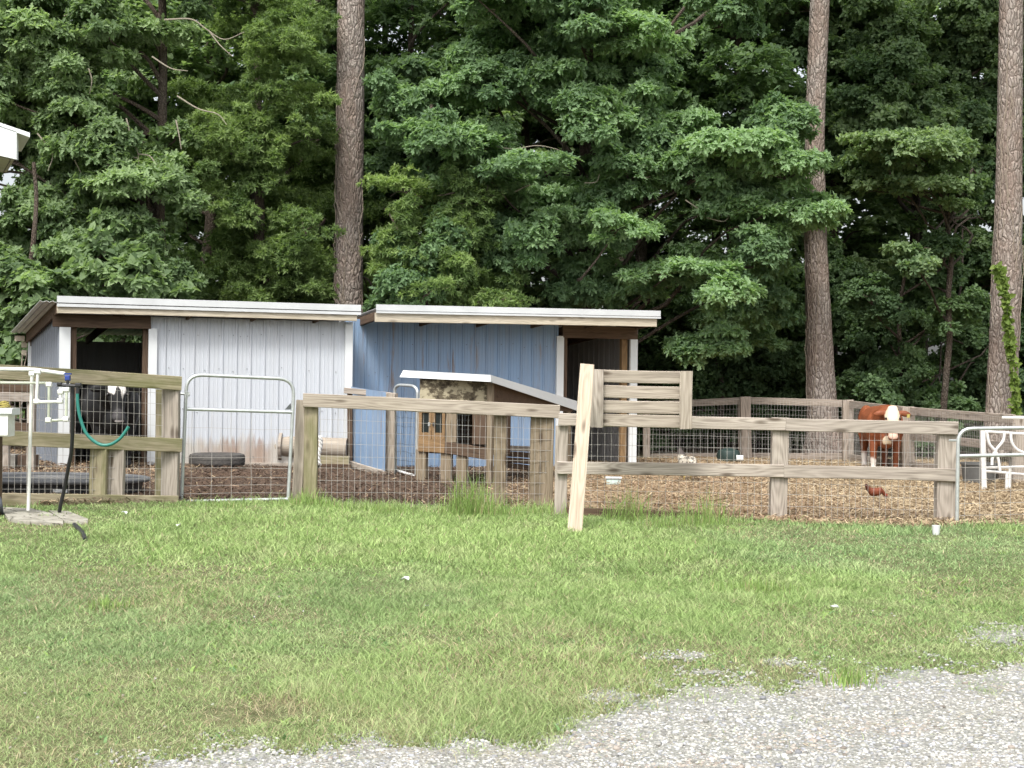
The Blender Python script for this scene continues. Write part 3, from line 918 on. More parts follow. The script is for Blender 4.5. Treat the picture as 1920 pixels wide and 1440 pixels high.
# ------------------------------------------------------------------ fences
def wires(pl, pr, z0, z1, nv_step, nh, rad=.0023, jit=.004, sag=.01, zlist=None, mb=None):
    """welded wire between two plan points; z0/z1: (left, right)"""
    mb = mb or MB()
    pl, pr = Vector(pl), Vector(pr); L = (pr - pl).length; u = (pr - pl) / L; nrm = Vector((u.y, -u.x, 0))
    zl = zlist or [i / nh for i in range(nh + 1)]
    ph = R.uniform(0, 6)
    off = lambda q, k: nrm * (sag * math.sin(q * 9 + k * 3 + ph))
    lo = lambda q: z0[0] + (z0[1] - z0[0]) * q
    hi = lambda q: z1[0] + (z1[1] - z1[0]) * q
    x = nv_step * .5
    while x < L:
        q = x / L
        jx = R.uniform(-1, 1) * jit
        pts = []
        for k in range(5):
            z = lo(q) + (hi(q) - lo(q)) * k / 4
            w = pl + u * (x + jx * k / 2 + R.uniform(-1, 1) * jit * .5) + off(q, k / 4); pts.append((w.x, w.y, z))
        mb.tube(pts, rad, 4, False)
        x += nv_step
    for k in zl:
        pts = []
        n = max(4, int(L / .35))
        for i in range(n + 1):
            q = i / n
            w = pl + u * (L * q) + off(q, k)
            pts.append((w.x, w.y, lo(q) + (hi(q) - lo(q)) * k + R.uniform(-1, 1) * jit * 1.2))
        mb.tube(pts, rad, 4, False)
    return mb


def lerp(a, b, t): return a + (b - a) * t


def run(fn, px, n0, n1):
    return None


class Line:
    """a fence line in plan between two (pixel column, scale) pairs"""
    def __init__(self, px0, s0, px1, s1): self.a, self.b = (px0, s0), (px1, s1)

    def s(self, px, back=0.0):
        # true straight line in plan: 1/s is linear in X; solve for the column
        pa, pb = P(self.a[0], 720, self.a[1]), P(self.b[0], 720, self.b[1])
        k = (px - 960.0) / F
        d = pb - pa
        tt = (k * pa.y - pa.x) / (d.x - k * d.y)
        return F / (pa.y + d.y * tt + back)

    def p(self, px, py, back=0.0): return P(px, py, self.s(px, back))

    def post(self, px, wpx, ytop, back, root, mat=W_GREY, depth=.10, top_px=None, name='post', ybot=None):
        s = self.s(px, back)
        t_ = P(top_px or px, ytop, s); b_ = P(px, 720, s)
        z = float(th(b_.x, b_.y)) - .05
        if ybot: z = P(px, ybot, s).z
        return beam(name, (b_.x, b_.y, z), t_, wpx / s, depth, mat, root, up=(1, 0, 0))

    def rail(self, x0, y0, x1, y1, hpx, root, mat=W_GREY, back=0.0, t=.04, name='rail'):
        """y0, y1: centre rows"""
        return beam(name, self.p(x0, y0, back), self.p(x1, y1, back), hpx / self.s((x0 + x1) / 2), t, mat, root)


# fence A: mossy boards by the pipes
LA = Line(-120, 186, 340, 170)
root = thing('board_fence', 'mossy green board fence with wire mesh in front of the black cow', 'fence', LA.p(160, 940))
LA.rail(-160, 688, 340, 719, 27.5, root, W_GREEN)
LA.rail(-160, 813, 340, 835, 27, root, W_GREEN)
LA.rail(-160, 935, 333, 941, 24, root, W_GREEN, name='kickboard')
LA.post(321, 31, 716, .10, root, W_GREY, .12)
LA.post(300, 14, 730, .16, root, W_GREEN, .06)
LA.post(187, 31, 838, .07, root, W_GREEN, .10)
LA.post(219, 30, 838, .07, root, W_GREY, .10)
LA.post(-40, 32, 700, .10, root, W_GREEN, .12)
pl, pr = LA.p(-120, 720, .03), LA.p(306, 720, .03)
wires(pl, pr, (.20, .12), (1.55, 1.42), .063, 11).build('wire_mesh', M_WIRE, root)

# fence B: plain boards between the small gate and the leaning plank
LB = Line(560, 163, 1050, 159)
root = thing('board_fence', 'short board fence with one knotty top rail in front of the small coop', 'fence', LB.p(800, 945))
LB.rail(568, 750, 1049, 772, 25, root, W_TAN)
LB.rail(590, 953, 1050, 960, 16, root, W_GREY, name='kickboard')
LB.post(584, 25, 752, .09, root, W_GREEN, .10)
LB.post(560, 19, 750, .13, root, W_TAN, .12, top_px=566)
LB.post(938, 23, 774, .12, root, W_COOP, .10)
LB.post(1017, 44, 779, .10, root, W_COOP, .12)
wires(LB.p(597, 720, .03), LB.p(1040, 720, .03), (.03, .03), (1.30, 1.18), .066, 9).build('wire_mesh', M_WIRE, root)

# fence C: the long three rail run
LC_ = Line(1042, 169, 1795, 172)
root = thing('board_fence', 'weathered two rail fence run between the leaning plank and the wide metal gate', 'fence', LC_.p(1460, 980))
LC_.rail(1047, 786, 1473, 796, 23, root)
LC_.rail(1474, 796, 1796, 803, 24, root)
LC_.rail(1045, 877, 1469, 883, 23.5, root)
LC_.rail(1470, 884, 1796, 891, 24, root)
LC_.rail(1060, 962, 1400, 976, 22, root, W_BROWN, name='kickboard')
LC_.rail(1372, 984, 1792, 993, 19, root, W_REAR, name='kickboard')
LC_.post(1054, 23, 798, .09, root, W_GREY, .12)
LC_.post(1461, 31, 783, .09, root, W_GREY, .13, top_px=1463)
LC_.post(1774, 35, 790, .09, root, W_GREY, .14, top_px=1776)
pA, pM, pB = LC_.p(1066, 720, .03), LC_.p(1447, 720, .03), LC_.p(1760, 720, .03)
mb = wires(pA, pM, (.03, .02), (1.04, 1.02), .075, 8)
wires(LC_.p(1478, 720, .03), pB, (.02, .0), (1.02, 1.0), .065, 8, mb=mb)
mb.build('wire_mesh', M_WIRE, root)

# fence D: far side of the yard
root = thing('board_fence', 'grey post and rail fence along the woods behind the brown cow', 'fence', G(1500, 866))
PT = [(1212, 92, 752, 866), (1400, 92, 744, 865), (1590, 95, 750, 870), (1702, 106, 763, 882), (1905, 125, 779, 905)]
for i, (x, s, yt, yb) in enumerate(PT):
    w = (13, 19, 20, 24, 0)[i]
    if w:
        t_ = P(x - (3 if x == 1400 else 0), yt, s * 1.002); b_ = P(x, yb, s)
        beam('post', (b_.x, b_.y, -.05), t_, w / s, .12, W_REAR, root, up=(1, 0, 0))
        if x in (1400,):
            b2 = P(x - 11, yb, s * .995); beam('brace', (b2.x, b2.y, -.05), P(x - 13, yt + 6, s * .995), 8 / s, .08, W_REAR, root, up=(1, 0, 0))
for i in range(4):
    (x0, s0, y0, _), (x1, s1, y1, _) = PT[i], PT[i + 1]
    e = .03
    a, b = P(x0, y0 + 7, s0), P(x1, y1 + 7, s1)
    beam('rail', a + Vector((0, e + .05, 0)), b + Vector((0, e + .05, 0)), .14, .04, W_REAR, root)
    zz = ((858, 856), (856, 857), (858, 872), (873, 893))[i]
    a, b = P(x0, zz[0], s0), P(x1, zz[1], s1)
    beam('kickboard', a + Vector((0, e + .05, 0)), b + Vector((0, e + .05, 0)), .15, .04, W_REAR, root)
    if i >= 3:
        a, b = P(x0 + 4, 818, s0), P(x1, 838, s1)
        beam('rail', a + Vector((0, e + .05, 0)), b + Vector((0, e + .05, 0)), .13, .04, W_REAR, root)
mb = MB()
for i in range(4):
    (x0, s0, y0, _), (x1, s1, y1, _) = PT[i], PT[i + 1]
    wires(P(x0, 720, s0 * 1.002), P(x1, 720, s1 * 1.002), (.1, .1), (P(x0, y0 + 4, s0).z, P(x1, y1 + 4, s1).z), .062, 11, rad=.0022, mb=mb)
mb.build('wire_mesh', M_WIRE, root)

# boards behind the pipes, at the far end of the black cow's pen
root = thing('board_fence', 'old plank pen fence seen behind the white pipes and the grey shed corner', 'fence', P(20, 850, 132))
for y, hgt, mt in ((721, .16, W_BROWN), (741, .13, W_GREY), (797, .12, W_BROWN)):
    beam('rail', P(-160, y, 134), P(56, y + 4, 131), hgt, .04, mt, root)
for x in (-90, 8, 56):
    q = P(x, 850, 131); beam('post', (q.x, q.y + .06, 0), (q.x, q.y + .06, P(x, 716, 131).z), .11, .1, W_GREY, root, up=(1, 0, 0))


# ------------------------------------------------------------------ gates
def gate(label, frame, mids, s_of, rad, root_px, wire=None, wmat=M_WIRE):
    root = thing('metal_gate', label, 'gate', root_px)
    pts = [P(x, y, s_of(x)) for x, y in frame]
    MB().tube(pts, rad, 10).build('frame', M_GALV, root, True)
    for (x0, y0), (x1, y1) in mids:
        MB().tube([P(x0, y0, s_of(x0)), P(x1, y1, s_of(x1))], rad * .95, 10).build('crossbar', M_GALV, root, True)
    return root


def round_path(pts, r, n=5):
    """pixel polyline with rounded corners"""
    out = [pts[0]]
    for a, b, c in zip(pts, pts[1:], pts[2:]):
        va = np.subtract(a, b); vc = np.subtract(c, b)
        ra, rc = min(r, np.linalg.norm(va) * .45), min(r, np.linalg.norm(vc) * .45)
        p0 = np.add(b, va / np.linalg.norm(va) * ra); p2 = np.add(b, vc / np.linalg.norm(vc) * rc)
        for i in range(n + 1):
            q = i / n
            out.append(tuple((1 - q) ** 2 * p0 + 2 * q * (1 - q) * np.array(b) + q * q * p2))
    return out + [pts[-1]]


sg = lambda x: 168.0 + (x - 345) * (-4.0 / 200)
root = gate('galvanised tube gate with rounded top corners in front of the pale grey wall', round_path([(340, 946), (350, 702), (552, 711), (540, 940)], 30), [((350, 767), (550, 773)), ((343, 940), (540, 936))], sg, .020, G(440, 946))
pl, pr = P(341, 720, sg(341)), P(546, 720, sg(546))
wires(pl, pr, (P(341, 940, 168).z, P(541, 937, 164).z), (P(350, 767, 168).z, P(550, 773, 164).z), .225, 9, .0026, .006, .006, zlist=[.08, .17, .26, .36, .48, .62, .80]).build('wire_mesh', M_WIRE, root)
mb = MB().tube([P(336, 738, 168), P(356, 740, 168)], .012, 6).tube([P(352, 735, 168), P(352, 744, 168)], .018, 8)
mb.build('hinge', M_GALV, root)
MB().poly([P(534, 768, 163.5), P(545, 756, 163.5), P(547, 768, 163.5)], .012, (0, -1, 0)).build('latch', M_DWIRE, root)

sg2 = lambda x: 175.0 - (x - 1795) * .004
root = gate('pale galvanised gate with a rounded corner at the end of the two rail fence run', round_path([(1794, 993), (1797, 804), (2240, 797), (2243, 975)], 26), [((1798, 855), (2240, 846)), ((1794, 991), (2242, 975))], sg2, .021, G(2000, 990))
wires(P(1796, 720, 175), P(2241, 720, 173), (P(1796, 990, 175).z, P(2241, 975, 173).z), (P(1798, 855, 175).z, P(2240, 846, 173).z), .17, 6, .0026, .005, .006).build('wire_mesh', M_WIRE, root)
MB().tube([P(1780, 826, 174), P(1800, 826, 175)], .012, 6).build('hinge', M_GALV, root)

sg3 = lambda x: 120.0 + (x - 742) * .06
root = gate('small white tube gate with sagging wire between the tan post and the coop', round_path([(742, 889), (740, 721), (783, 724), (780, 901)], 14), [((742, 882), (780, 893))], sg3, .024, G(760, 893))
root.children[0].data.materials[0] = M_STAND
wires(P(742, 720, 120), P(781, 720, 122.3), (.12, .10), (P(742, 750, 120).z, P(781, 752, 122).z), .09, 8, .003, .012, .03).build('wire_mesh', M_DWIRE, root)
q = P(786, 900, 124); beam('post', (q.x, q.y, 0), P(787, 752, 124), .07, .07, W_GREY, root, up=(1, 0, 0))

# ------------------------------------------------------------------ coop
C0 = P(919, 880, 132); CL = P(786, 880, 129.3); CRr = P(1072, 880, 118)
for q in (C0, CL, CRr): q.z = 0
uL = (CL - C0).normalized(); wL = (CL - C0).length
uR = (CRr - C0).normalized(); wR = (CRr - C0).length
nL = Vector((-uL.y, uL.x, 0));
if nL.y > 0: nL = -nL
nR = Vector((uR.y, -uR.x, 0))
root = thing('chicken_coop', 'small timber coop under a bent white metal roof behind the short board fence', 'coop', C0)


def CW(a, b, z): return C0 + uL * a + uR * b + Z3 * z


axL = (uL, nL, Z3)
zc = lambda y, s=130: CAMH - (y - 720) / s
MB().box(CW(wL / 2, 0, (zc(712) + zc(772)) / 2) + nL * .0, (wL, .03, zc(712) - zc(772)), axL).build('wall_panel', M_PATCH, root)
zb = zc(850)
wB = wR * .22
# right hand wall under the falling rake
mb = MB(); mb.poly([CW(0, .02, 1.13), CW(0, wR, 1.02), CW(0, wR, 1.10), CW(0, .02, 1.50)], .03, -nR).poly([CW(0, .02, zb), CW(0, wB, zb), CW(0, wB, 1.12), CW(0, .02, 1.13)], .03, -nR); mb.build('side_wall', W_BROWN, root)
beam('corner_post', CW(0, 0, 0) + nL * .02, CW(0, 0, 1.50) + nL * .02, .08, .08, W_COOP, root, up=uL)
for a in (wL - .03, wL * .62, wL * .40):
    beam('leg', CW(a, .03, 0), CW(a, .03, zb + .03), .16, .09, W_COOP, root, up=uL)
beam('leg', CW(.05, wR - .1, 0), CW(.05, wR - .1, 1.08), .12, .09, W_COOP, root, up=uR)
# floor, back and inner darkness
MB().box(CW(wL / 2, wB / 2, zb), (wL, wB, .03), (uL, uR, Z3)).build('floor_panel', W_BROWN, root)
MB().poly([CW(wL, .05, zb), CW(wL, wB, zb), CW(wL, wB, 1.4), CW(wL, .05, 1.5)], .03, -uL).build('side_wall', W_BROWN, root)
MB().box(CW(wL / 2, wB, (zb + 1.4) / 2), (wL, .03, 1.4 - zb), (uL, uR, Z3)).build('rear_wall', W_BROWN, root)
# lower left: two small glazed doors over an amber board
wD = (843 - 788) / 130
zD0, zD1 = zc(826), zc(768)
a = wL
for i in range(2):
    ac = wL - wD * (.26 + .5 * i)
    wd = wD * .48
    fr_ = MB()
    for dx in (-1, 1): fr_.box(CW(ac + dx * (wd / 2 - .022), 0, (zD0 + zD1) / 2) + nL * .03, (.045, .03, zD1 - zD0), axL)
    for zz in (zD0 + .05, zD1 - .03): fr_.box(CW(ac, 0, zz) + nL * .03, (wd - .09, .03, .06 if zz > zD0 + .1 else .10), axL)
    d_ = fr_.build('door', W_AMBER, root)
    MB().box(CW(ac, 0, (zD0 + zD1) / 2 + .02) + nL * .02, (wd - .09, .012, zD1 - zD0 - .14), axL).build('window', M_GLASS, d_)
    MB().box(CW(ac + (.07 if i else -.07), 0, (zD0 + zD1) / 2) + nL * .055, (.03, .02, .05), axL).build('latch', M_BLACK if i else M_GALV, d_)
beam('skirt_board', CW(wL, 0, zc(837)) + nL * .03, CW(wL - wD, 0, zc(839)) + nL * .03, .19, .035, W_AMBER, root)
beam('skirt_board', CW(wL - wD, 0, zc(840)) + nL * .03, CW(0, 0, zc(850)) + nL * .03, .17, .035, W_BROWN, root)
beam('plank', CW(wL - wD - .10, 0, zc(830)) + nL * .03, CW(wL - wD - .10, 0, zc(772)) + nL * .03, .17, .03, W_COOP, root, up=uL)
beam('plank', CW(.16, 0, zc(832)) + nL * .03, CW(.16, 0, zc(772)) + nL * .03, .22, .03, W_BROWN, root, up=uL)
# roof with a turned down white edge
# white roof sheet: the front edge from the far corner, bent at the near corner, then falling to the back
q = [P(749, 707, 128.5), P(920, 716, 134), P(1082, 770, 117.5)]
q2 = [P(756, 694, 128.5), P(920, 703, 134), P(1082, 752, 117.5)]
rf = MB()
back = uR * wR * .95
rf.add([q2[0], q2[1], q2[2], q2[2] + uL * wL * 1.1], [(0, 1, 2, 3)])
rf.add([p - Z3 * .008 for p in (q2[0], q2[1], q2[2], q2[2] + uL * wL * 1.1)], [(3, 2, 1, 0)])
ro = rf.build('roof', M_WHITE, root)
mb = MB()
mb.poly([q[0], q[1], q2[1], q2[0]], .012, -nL).poly([q[1], q[2], q2[2], q2[1]], .012, -nR)
mb.build('roof_trim', M_WHITE, ro)
MB().box(P(922, 717, 135), (.02, .02, .02)).build('bolt', M_DWIRE, ro)
# dark wire front
wires(CW(.30, 0, 0) + nL * .05, CW(wL - wD - .18, 0, 0) + nL * .05, (zc(832), zc(832)), (zc(770), zc(770)), .05, 7, .002, .004, .004).build('wire_front', M_DWIRE, root)

# ramp boards seen beside the coop
root = thing('plank_ramp', 'dark nailed planks leaning low between two grey fence posts behind the coop', 'ramp', P(975, 880, 118))
for y0, y1, mt in ((840, 842, W_GREY), (851, 854, W_BROWN), (862, 866, W_BROWN), (872, 878, W_BROWN)):
    beam('plank', P(946, y0, 120), P(1000, y1, 120), .085, .03, mt, root)

# ------------------------------------------------------------------ leaning plank and slatted panel
b_, t_ = P(1077, 1003, 191), P(1101, 684, 181)
d = (t_ - b_).normalized()
o = beam('plank', b_, t_, 27 / 187, .04, W_PALE, None, up=(1, 0, -.05), ch=.004)
tag(o, 'pale fresh plank leaning against the fence with its foot in the grass', 'plank')
root = thing('slatted_panel', 'square wooden panel of four slats fixed above the fence rail beside the leaning plank', 'panel', P(1205, 800, 177))
SP = 176
for x in (1120, 1287):
    beam('upright', P(x - 1, 804 if x > 1200 else 801, SP * 1.006), P(x, 693 if x < 1200 else 696, SP * 1.006), 23.5 / SP, .035, W_GREY if x < 1200 else W_TAN, root, up=(1, 0, 0))
for y in (705, 734, 762, 788):
    beam('slat', P(1109, y - 1, SP), P(1297, y + 3, SP), 23.5 / SP, .03, W_TAN, root)

# ------------------------------------------------------------------ pipes, hoses, box
sp = 192.0
root = thing('water_pipe', 'white plastic plumbing with upright riser and elbows standing on the concrete slab', 'pipe', P(53, 956, sp))


def pipe(name, pts, r, mat, s=sp, rr=7):
    pts = round_path(pts, rr) if len(pts) > 2 else pts
    return MB().tube([P(x, y, s) for x, y in pts], r, 10).build(name, mat, root, True)


pipe('riser', [(53, 957), (60, 697)], .017, M_PVC)
pipe('supply_pipe', [(-160, 688), (64, 693), (122, 701)], .019, M_PVC, sp * 1.01, 4)
pipe('supply_pipe', [(-160, 716), (88, 718), (92, 722), (91, 789), (124, 787), (125, 728)], .0135, M_PVCG, sp * 1.005)
pipe('supply_pipe', [(71, 699), (68, 754), (114, 753), (114, 734)], .015, M_PVC, sp * 1.02)
for x, y in ((71, 697), (69, 753), (113, 752), (92, 721), (91, 788), (124, 786), (125, 731), (114, 735), (60, 701)):
    mb = MB(); c_ = P(x, y, sp * 1.02)
    mb.box(c_, (.05, .045, .05), ch=.012).build('elbow', M_PVC, root)
MB().box(P(127, 709, sp * 1.02), (.045, .045, .055), ch=.01).box(P(127, 701, sp * 1.02), (.07, .03, .014)).build('valve', M_BLUEPL, root)
mb = MB().tube([P(108, 722, sp * 1.03), P(150, 724, sp * 1.03)], .016, 8).box(P(147, 722, sp * 1.03), (.05, .05, .04), ch=.01).box(P(112, 720, sp * 1.03), (.04, .05, .03), ch=.008)
mb.tube([P(146, 724, sp * 1.03), P(146, 739, sp * 1.03)], .016, 8).tube([P(127, 712, sp * 1.03), P(127, 726, sp * 1.03)], .014, 8)
mb.build('spigot', M_BLACK, root)
pts = [P(x, y, sp * 1.04) for x, y in ((145, 738), (146, 758), (150, 782), (162, 813), (184, 832), (205, 834), (224, 823), (236, 808), (241, 800))]
tag(MB().tube(curve(pts, 6), .0155, 10).build('garden_hose', M_HOSE, None, True), 'short green garden hose hanging in a loop from the spigot', 'hose')
pts = [P(x, y, s) for x, y, s in ((136, 722, 197), (136, 760, 197), (136, 805, 196), (134, 845, 195), (129, 872, 194), (121, 915, 192), (114, 945, 191), (110, 968, 190))]
tag(MB().tube(curve(pts, 6), .018, 10).build('drain_hose', M_BLACK, None, True), 'black hose running down from the spigot to the concrete slab', 'hose')
g = [G(x, y) for x, y in ((139, 988), (148, 996), (155, 1004), (160, 1016))]
tag(MB().tube(curve([p + Z3 * .02 for p in g], 5), .02, 8).build('drain_hose', M_BLACK, None, True), 'short black hose end lying in the grass beyond the slab', 'hose')
g = [P(-40, 905, 196), P(-6, 930, 195), P(1, 950, 195), P(4, 968, 193), P(14, 992, 195), P(22, 1010, 203), P(31, 1028, 212)]
tag(MB().tube(curve(g, 6), .022, 10).build('drain_hose', plain('grey_hose', (0.10, 0.11, 0.13), .5), None, True), 'grey corrugated hose curving down into the grass beside the slab', 'hose')
# utility box
root = thing('utility_box', 'off white plastic box with a lid on a brown post beside the pipes', 'box', P(-12, 870, 196))
MB().box(P(-14, 796, 196), (.36, .2, .22), ch=.012).build('box_body', M_PVC, root)
MB().box(P(-10, 771, 196), (.41, .24, .062), ch=.012).build('lid', M_WHITE, root)
q = P(-12, 830, 195); beam('post', (q.x, q.y + .05, 0), (q.x, q.y + .05, P(-12, 818, 195).z), .11, .09, W_BROWN, root, up=(1, 0, 0))
pts = []
for i in range(60):
    a = i * .42
    pts.append(P(4, 760, 196) + Vector((math.cos(a) * (.075 - i * .0004), math.sin(a) * .06, -.018 + .05 * (i / 60) + .008 * math.sin(i))))
tag(MB().tube(pts, .008, 6).build('strap', M_YEL, None, True), 'faded yellow strap coiled on top of the off white box', 'strap')
# slabs
for pts_, lab in (([(4, 954), (58, 957), (95, 965), (122, 980), (118, 987), (62, 984), (14, 978)], 'cracked concrete slab under the white riser pipe'),
                  ([(93, 962), (125, 962), (162, 977), (160, 984), (125, 981), (118, 976)], 'smaller concrete slab under the end of the black hose')):
    g = [G(x, y) for x, y in pts_]
    o = MB().poly([p - Z3 * .02 + Vector((R.uniform(-.03, .03), R.uniform(-.05, .05), 0)) for p in g][::-1], .042, Z3).build('concrete_slab', M_SLAB)
    tag(o, lab, 'slab')

# ------------------------------------------------------------------ yard things
# stock tank
root = thing('stock_tank', 'oval black stock tank behind the mossy board fence', 'trough', P(84, 915, 158))
c_ = P(84, 925, 160); c_.z = float(th(c_.x, c_.y))
mb = MB(); prof = [(.94, 0), (.96, .02), (.985, .22), (1.03, .245), (1.04, .27), (1.02, .285), (.985, .275), (.955, .22), (.92, .03), (.0, .03)]
mb.lathe(c_, [(r, z * .52) for r, z in prof], 48, 1.16, .74).build('tank', M_TANK, root, True)
rim = [(c_.x + 1.16 * 1.03 * math.cos(i * math.pi / 24), c_.y + .74 * 1.03 * math.sin(i * math.pi / 24), c_.z + .15) for i in range(49)]
MB().tube(rim, .028, 8, False).build('rim', plain('rim_plastic', (0.14, 0.145, 0.15), .5, var=.3), root, True)
MB().lathe(c_, [(0, .115), (.96, .115)], 40, 1.16, .74).build('water', plain('dark_water', (0.012, 0.016, 0.016), .08, spec=.5, bump=.02), root)
MB().box(c_ + Vector((.40, -.725, .06)), (.16, .012, .035)).build('sticker', M_WHITE, root)
# blocks
for i, (x0, x1, y, mt, lab) in enumerate(((6, 34, 842, M_CONC, 'pale concrete block beside the corner of the grey shed'), (36, 54, 845, M_BRICK, 'brown block between the pale block and the riser pipe'), (58, 71, 846, M_BRICK, 'brown brick behind the white riser pipe'))):
    a, b = P(x0, y + 10, 128), P(x1, y + 10, 128)
    o = MB().box(((a.x + b.x) / 2, a.y, .12 + .1), (b.x - a.x - .02, .2, .22), ch=.01).build('block', mt)
    tag(o, lab, 'block')
# tyre lying against the wall
q = P(407, 872, 122); q.z = float(th(q.x, q.y)) + .02
mb = MB(); prof = []
prof = [(.24, .0), (.36, 0.0), (.41, .02), (.425, .05), (.418, .055), (.425, .06), (.425, .10), (.418, .105), (.425, .11), (.425, .15), (.41, .185), (.36, .20), (.25, .185), (.235, .15), (.31, .12), (.31, .06), (.24, .0)]
root = thing('tyre', 'worn black tyre lying flat at the foot of the pale grey wall', 'tyre', q)
mb.lathe(q, prof, 40).build('tyre', M_TYRE, root, True)
# log rail
root = thing('log_rail', 'thick round log with a turned end lying on a board stand below the grey wall', 'log', P(570, 862, 117))
l0, l1 = P(513, 836, 117.5), P(650, 841, 117.5)
MB().tube([l0, lerp(l0, l1, .10)], .12, 14).build('log_end', W_TAN, root, True)
MB().tube([lerp(l0, l1, .12), lerp(l0, l1, .5), l1], .165, 18).build('log', W_TAN, root, True)
MB().tube([lerp(l0, l1, .085), lerp(l0, l1, .125)], .235, 20).build('disc', W_GREY, root, True)
beam('board', P(590, 862, 118), P(655, 864, 118), .15, .05, W_GREEN, root)
beam('board', P(600, 875, 118.3), P(658, 876, 118.3), .09, .05, W_BROWN, root)
q = P(530, 868, 117); beam('stump', (q.x + .08, q.y, 0), (q.x + .08, q.y, .23), .35, .15, W_BROWN, root, up=(1, 0, 0))
q = P(640, 868, 117); beam('stump', (q.x, q.y + .02, 0), (q.x, q.y + .02, .20), .2, .1, W_BROWN, root, up=(1, 0, 0))
pts = []
for i in range(26):
    pts.append(P(599.5 + 2.2 * math.sin(i * .25), 818 + i * 2.15, 120.5))
rope = MB()
for k in range(2):
    rp = [p + Vector((math.cos(i * .9 + k * math.pi) * .016, math.sin(i * .9 + k * math.pi) * .016, 0)) for i, p in enumerate(pts)]
    rope.tube(rp, .019, 8)
tag(rope.build('rope', M_ROPE, None, True), 'thick white twisted rope hanging over the log', 'rope')
# stanchion / stand by the far gate
root = thing('cattle_stanchion', 'chalky white metal stanchion with curved bars behind the wide gate', 'stanchion', P(1890, 915, 130))
q = P(1845, 921, 130); beam('leg', (q.x, q.y, 0), P(1842, 806, 130), 9 / 130, .06, M_STAND, root, up=(1, 0, 0), wob=0)
for nm, path, r in (('top_bar', [(1846, 809), (1990, 818)], .02), ('low_bar', [(1845, 877), (1990, 874)], .02), ('low_bar', [(1845, 883), (1990, 896)], .02),
                    ('curved_bar', [(1850, 810), (1855, 832), (1866, 846), (1872, 862), (1875, 883)], .021), ('curved_bar', [(1884, 808), (1881, 826), (1868, 843), (1861, 858), (1860, 872)], .021),
                    ('curved_bar', [(1895, 811), (1897, 829), (1906, 842), (1921, 849), (1940, 850)], .021), ('leg', [(1888, 884), (1887, 930)], .024), ('leg', [(1894, 878), (1893, 915)], .022), ('leg', [(1965, 890), (1965, 925)], .022)):
    pp = [P(x, y, 130 + (1.5 if nm == 'curved_bar' else 0)) for x, y in path]
    MB().tube(curve(pp, 5) if len(pp) > 2 else pp, r, 8).build(nm, M_STAND, root, True)
q = P(1905, 905, 122); o = beam('gate_post', (q.x, q.y, -.02), (q.x, q.y, P(1905, 779, 122).z), 23 / 122, .16, W_GREY, None, up=(1, 0, 0))
tag(o, 'thick grey square post behind the chalky stanchion', 'post')
o = MB().tube([P(1879, 783, 128), P(2000, 785, 128)], .022, 8).build('pipe', M_PVC, None, True); tag(o, 'white pipe laid across the head of the thick grey post', 'pipe')
# rubber tub
q = P(1836, 908, 122); q.z = 0
tag(MB().lathe(q, [(.02, .02), (.24, .0), (.27, .30), (.285, .30), (.285, .33), (.255, .33), (.23, .06), (.0, .05)], 24).build('feed_tub', plain('grey_rubber', (0.11, 0.11, 0.105), .7), None, True), 'dark grey rubber feed tub beside the stanchion leg', 'tub')
# pale tub in the yard by the plank
root = thing('plastic_tub', 'small pale green tub with a lid lying on the mulch beside the leaning plank', 'tub', G(1150, 908))
q = G(1150, 910)
MB().box(q + Z3 * .05, (.20, .14, .10), ch=.02).build('tub', M_TUB, root)
MB().box(q + Z3 * .11, (.23, .17, .025), ch=.008).build('lid', M_WHITE, root)
q = G(1366, 866)
tag(MB().lathe(q, [(.0, .0), (.20, .0), (.24, .12), (.2, .22), (.05, .27), (0, .27)], 14).build('sack', plain('green_black_sack', (0.03, 0.05, 0.045), .5), None, True), 'crumpled dark green sack at the foot of a far fence post', 'sack')
q = G(1383, 866) + Vector((0, -.25, 0))
tag(MB().box(q + Z3 * .09, (.13, .08, .10), ch=.02).build('paper_scrap', M_PAPER), 'white scrap lying against the dark green sack', 'scrap')
# litter on the lawn
for (x, y, w, lab) in ((234, 967, .06, 'white crumpled scrap in the grass near the slab'), (333, 991, .05, 'small white scrap in the grass before the rounded gate'), (760, 1094, .06, 'pale flattened scrap in the middle of the lawn'), (1565, 1147, .05, 'white scrap in the thin grass near the gravel')):
    q = G(x, y); mb = MB()
    mb.poly([q + Vector((w * .62 * math.cos(i * .9) * R.uniform(.6, 1.1), w * .45 * math.sin(i * .9) * R.uniform(.6, 1.1), .028 + R.uniform(-.012, .016))) for i in range(7)], .006, (0, 0, 1))
    tag(mb.build('paper_scrap', M_PAPER), lab, 'scrap')
q = G(1755, 1003)
tag(MB().lathe(q, [(0, .0), (.032, .0), (.042, .095), (.038, .095), (.029, .01), (0, .01)], 14).build('cup', M_PAPER, None, True), 'white cup standing in the grass below the fence end', 'cup')

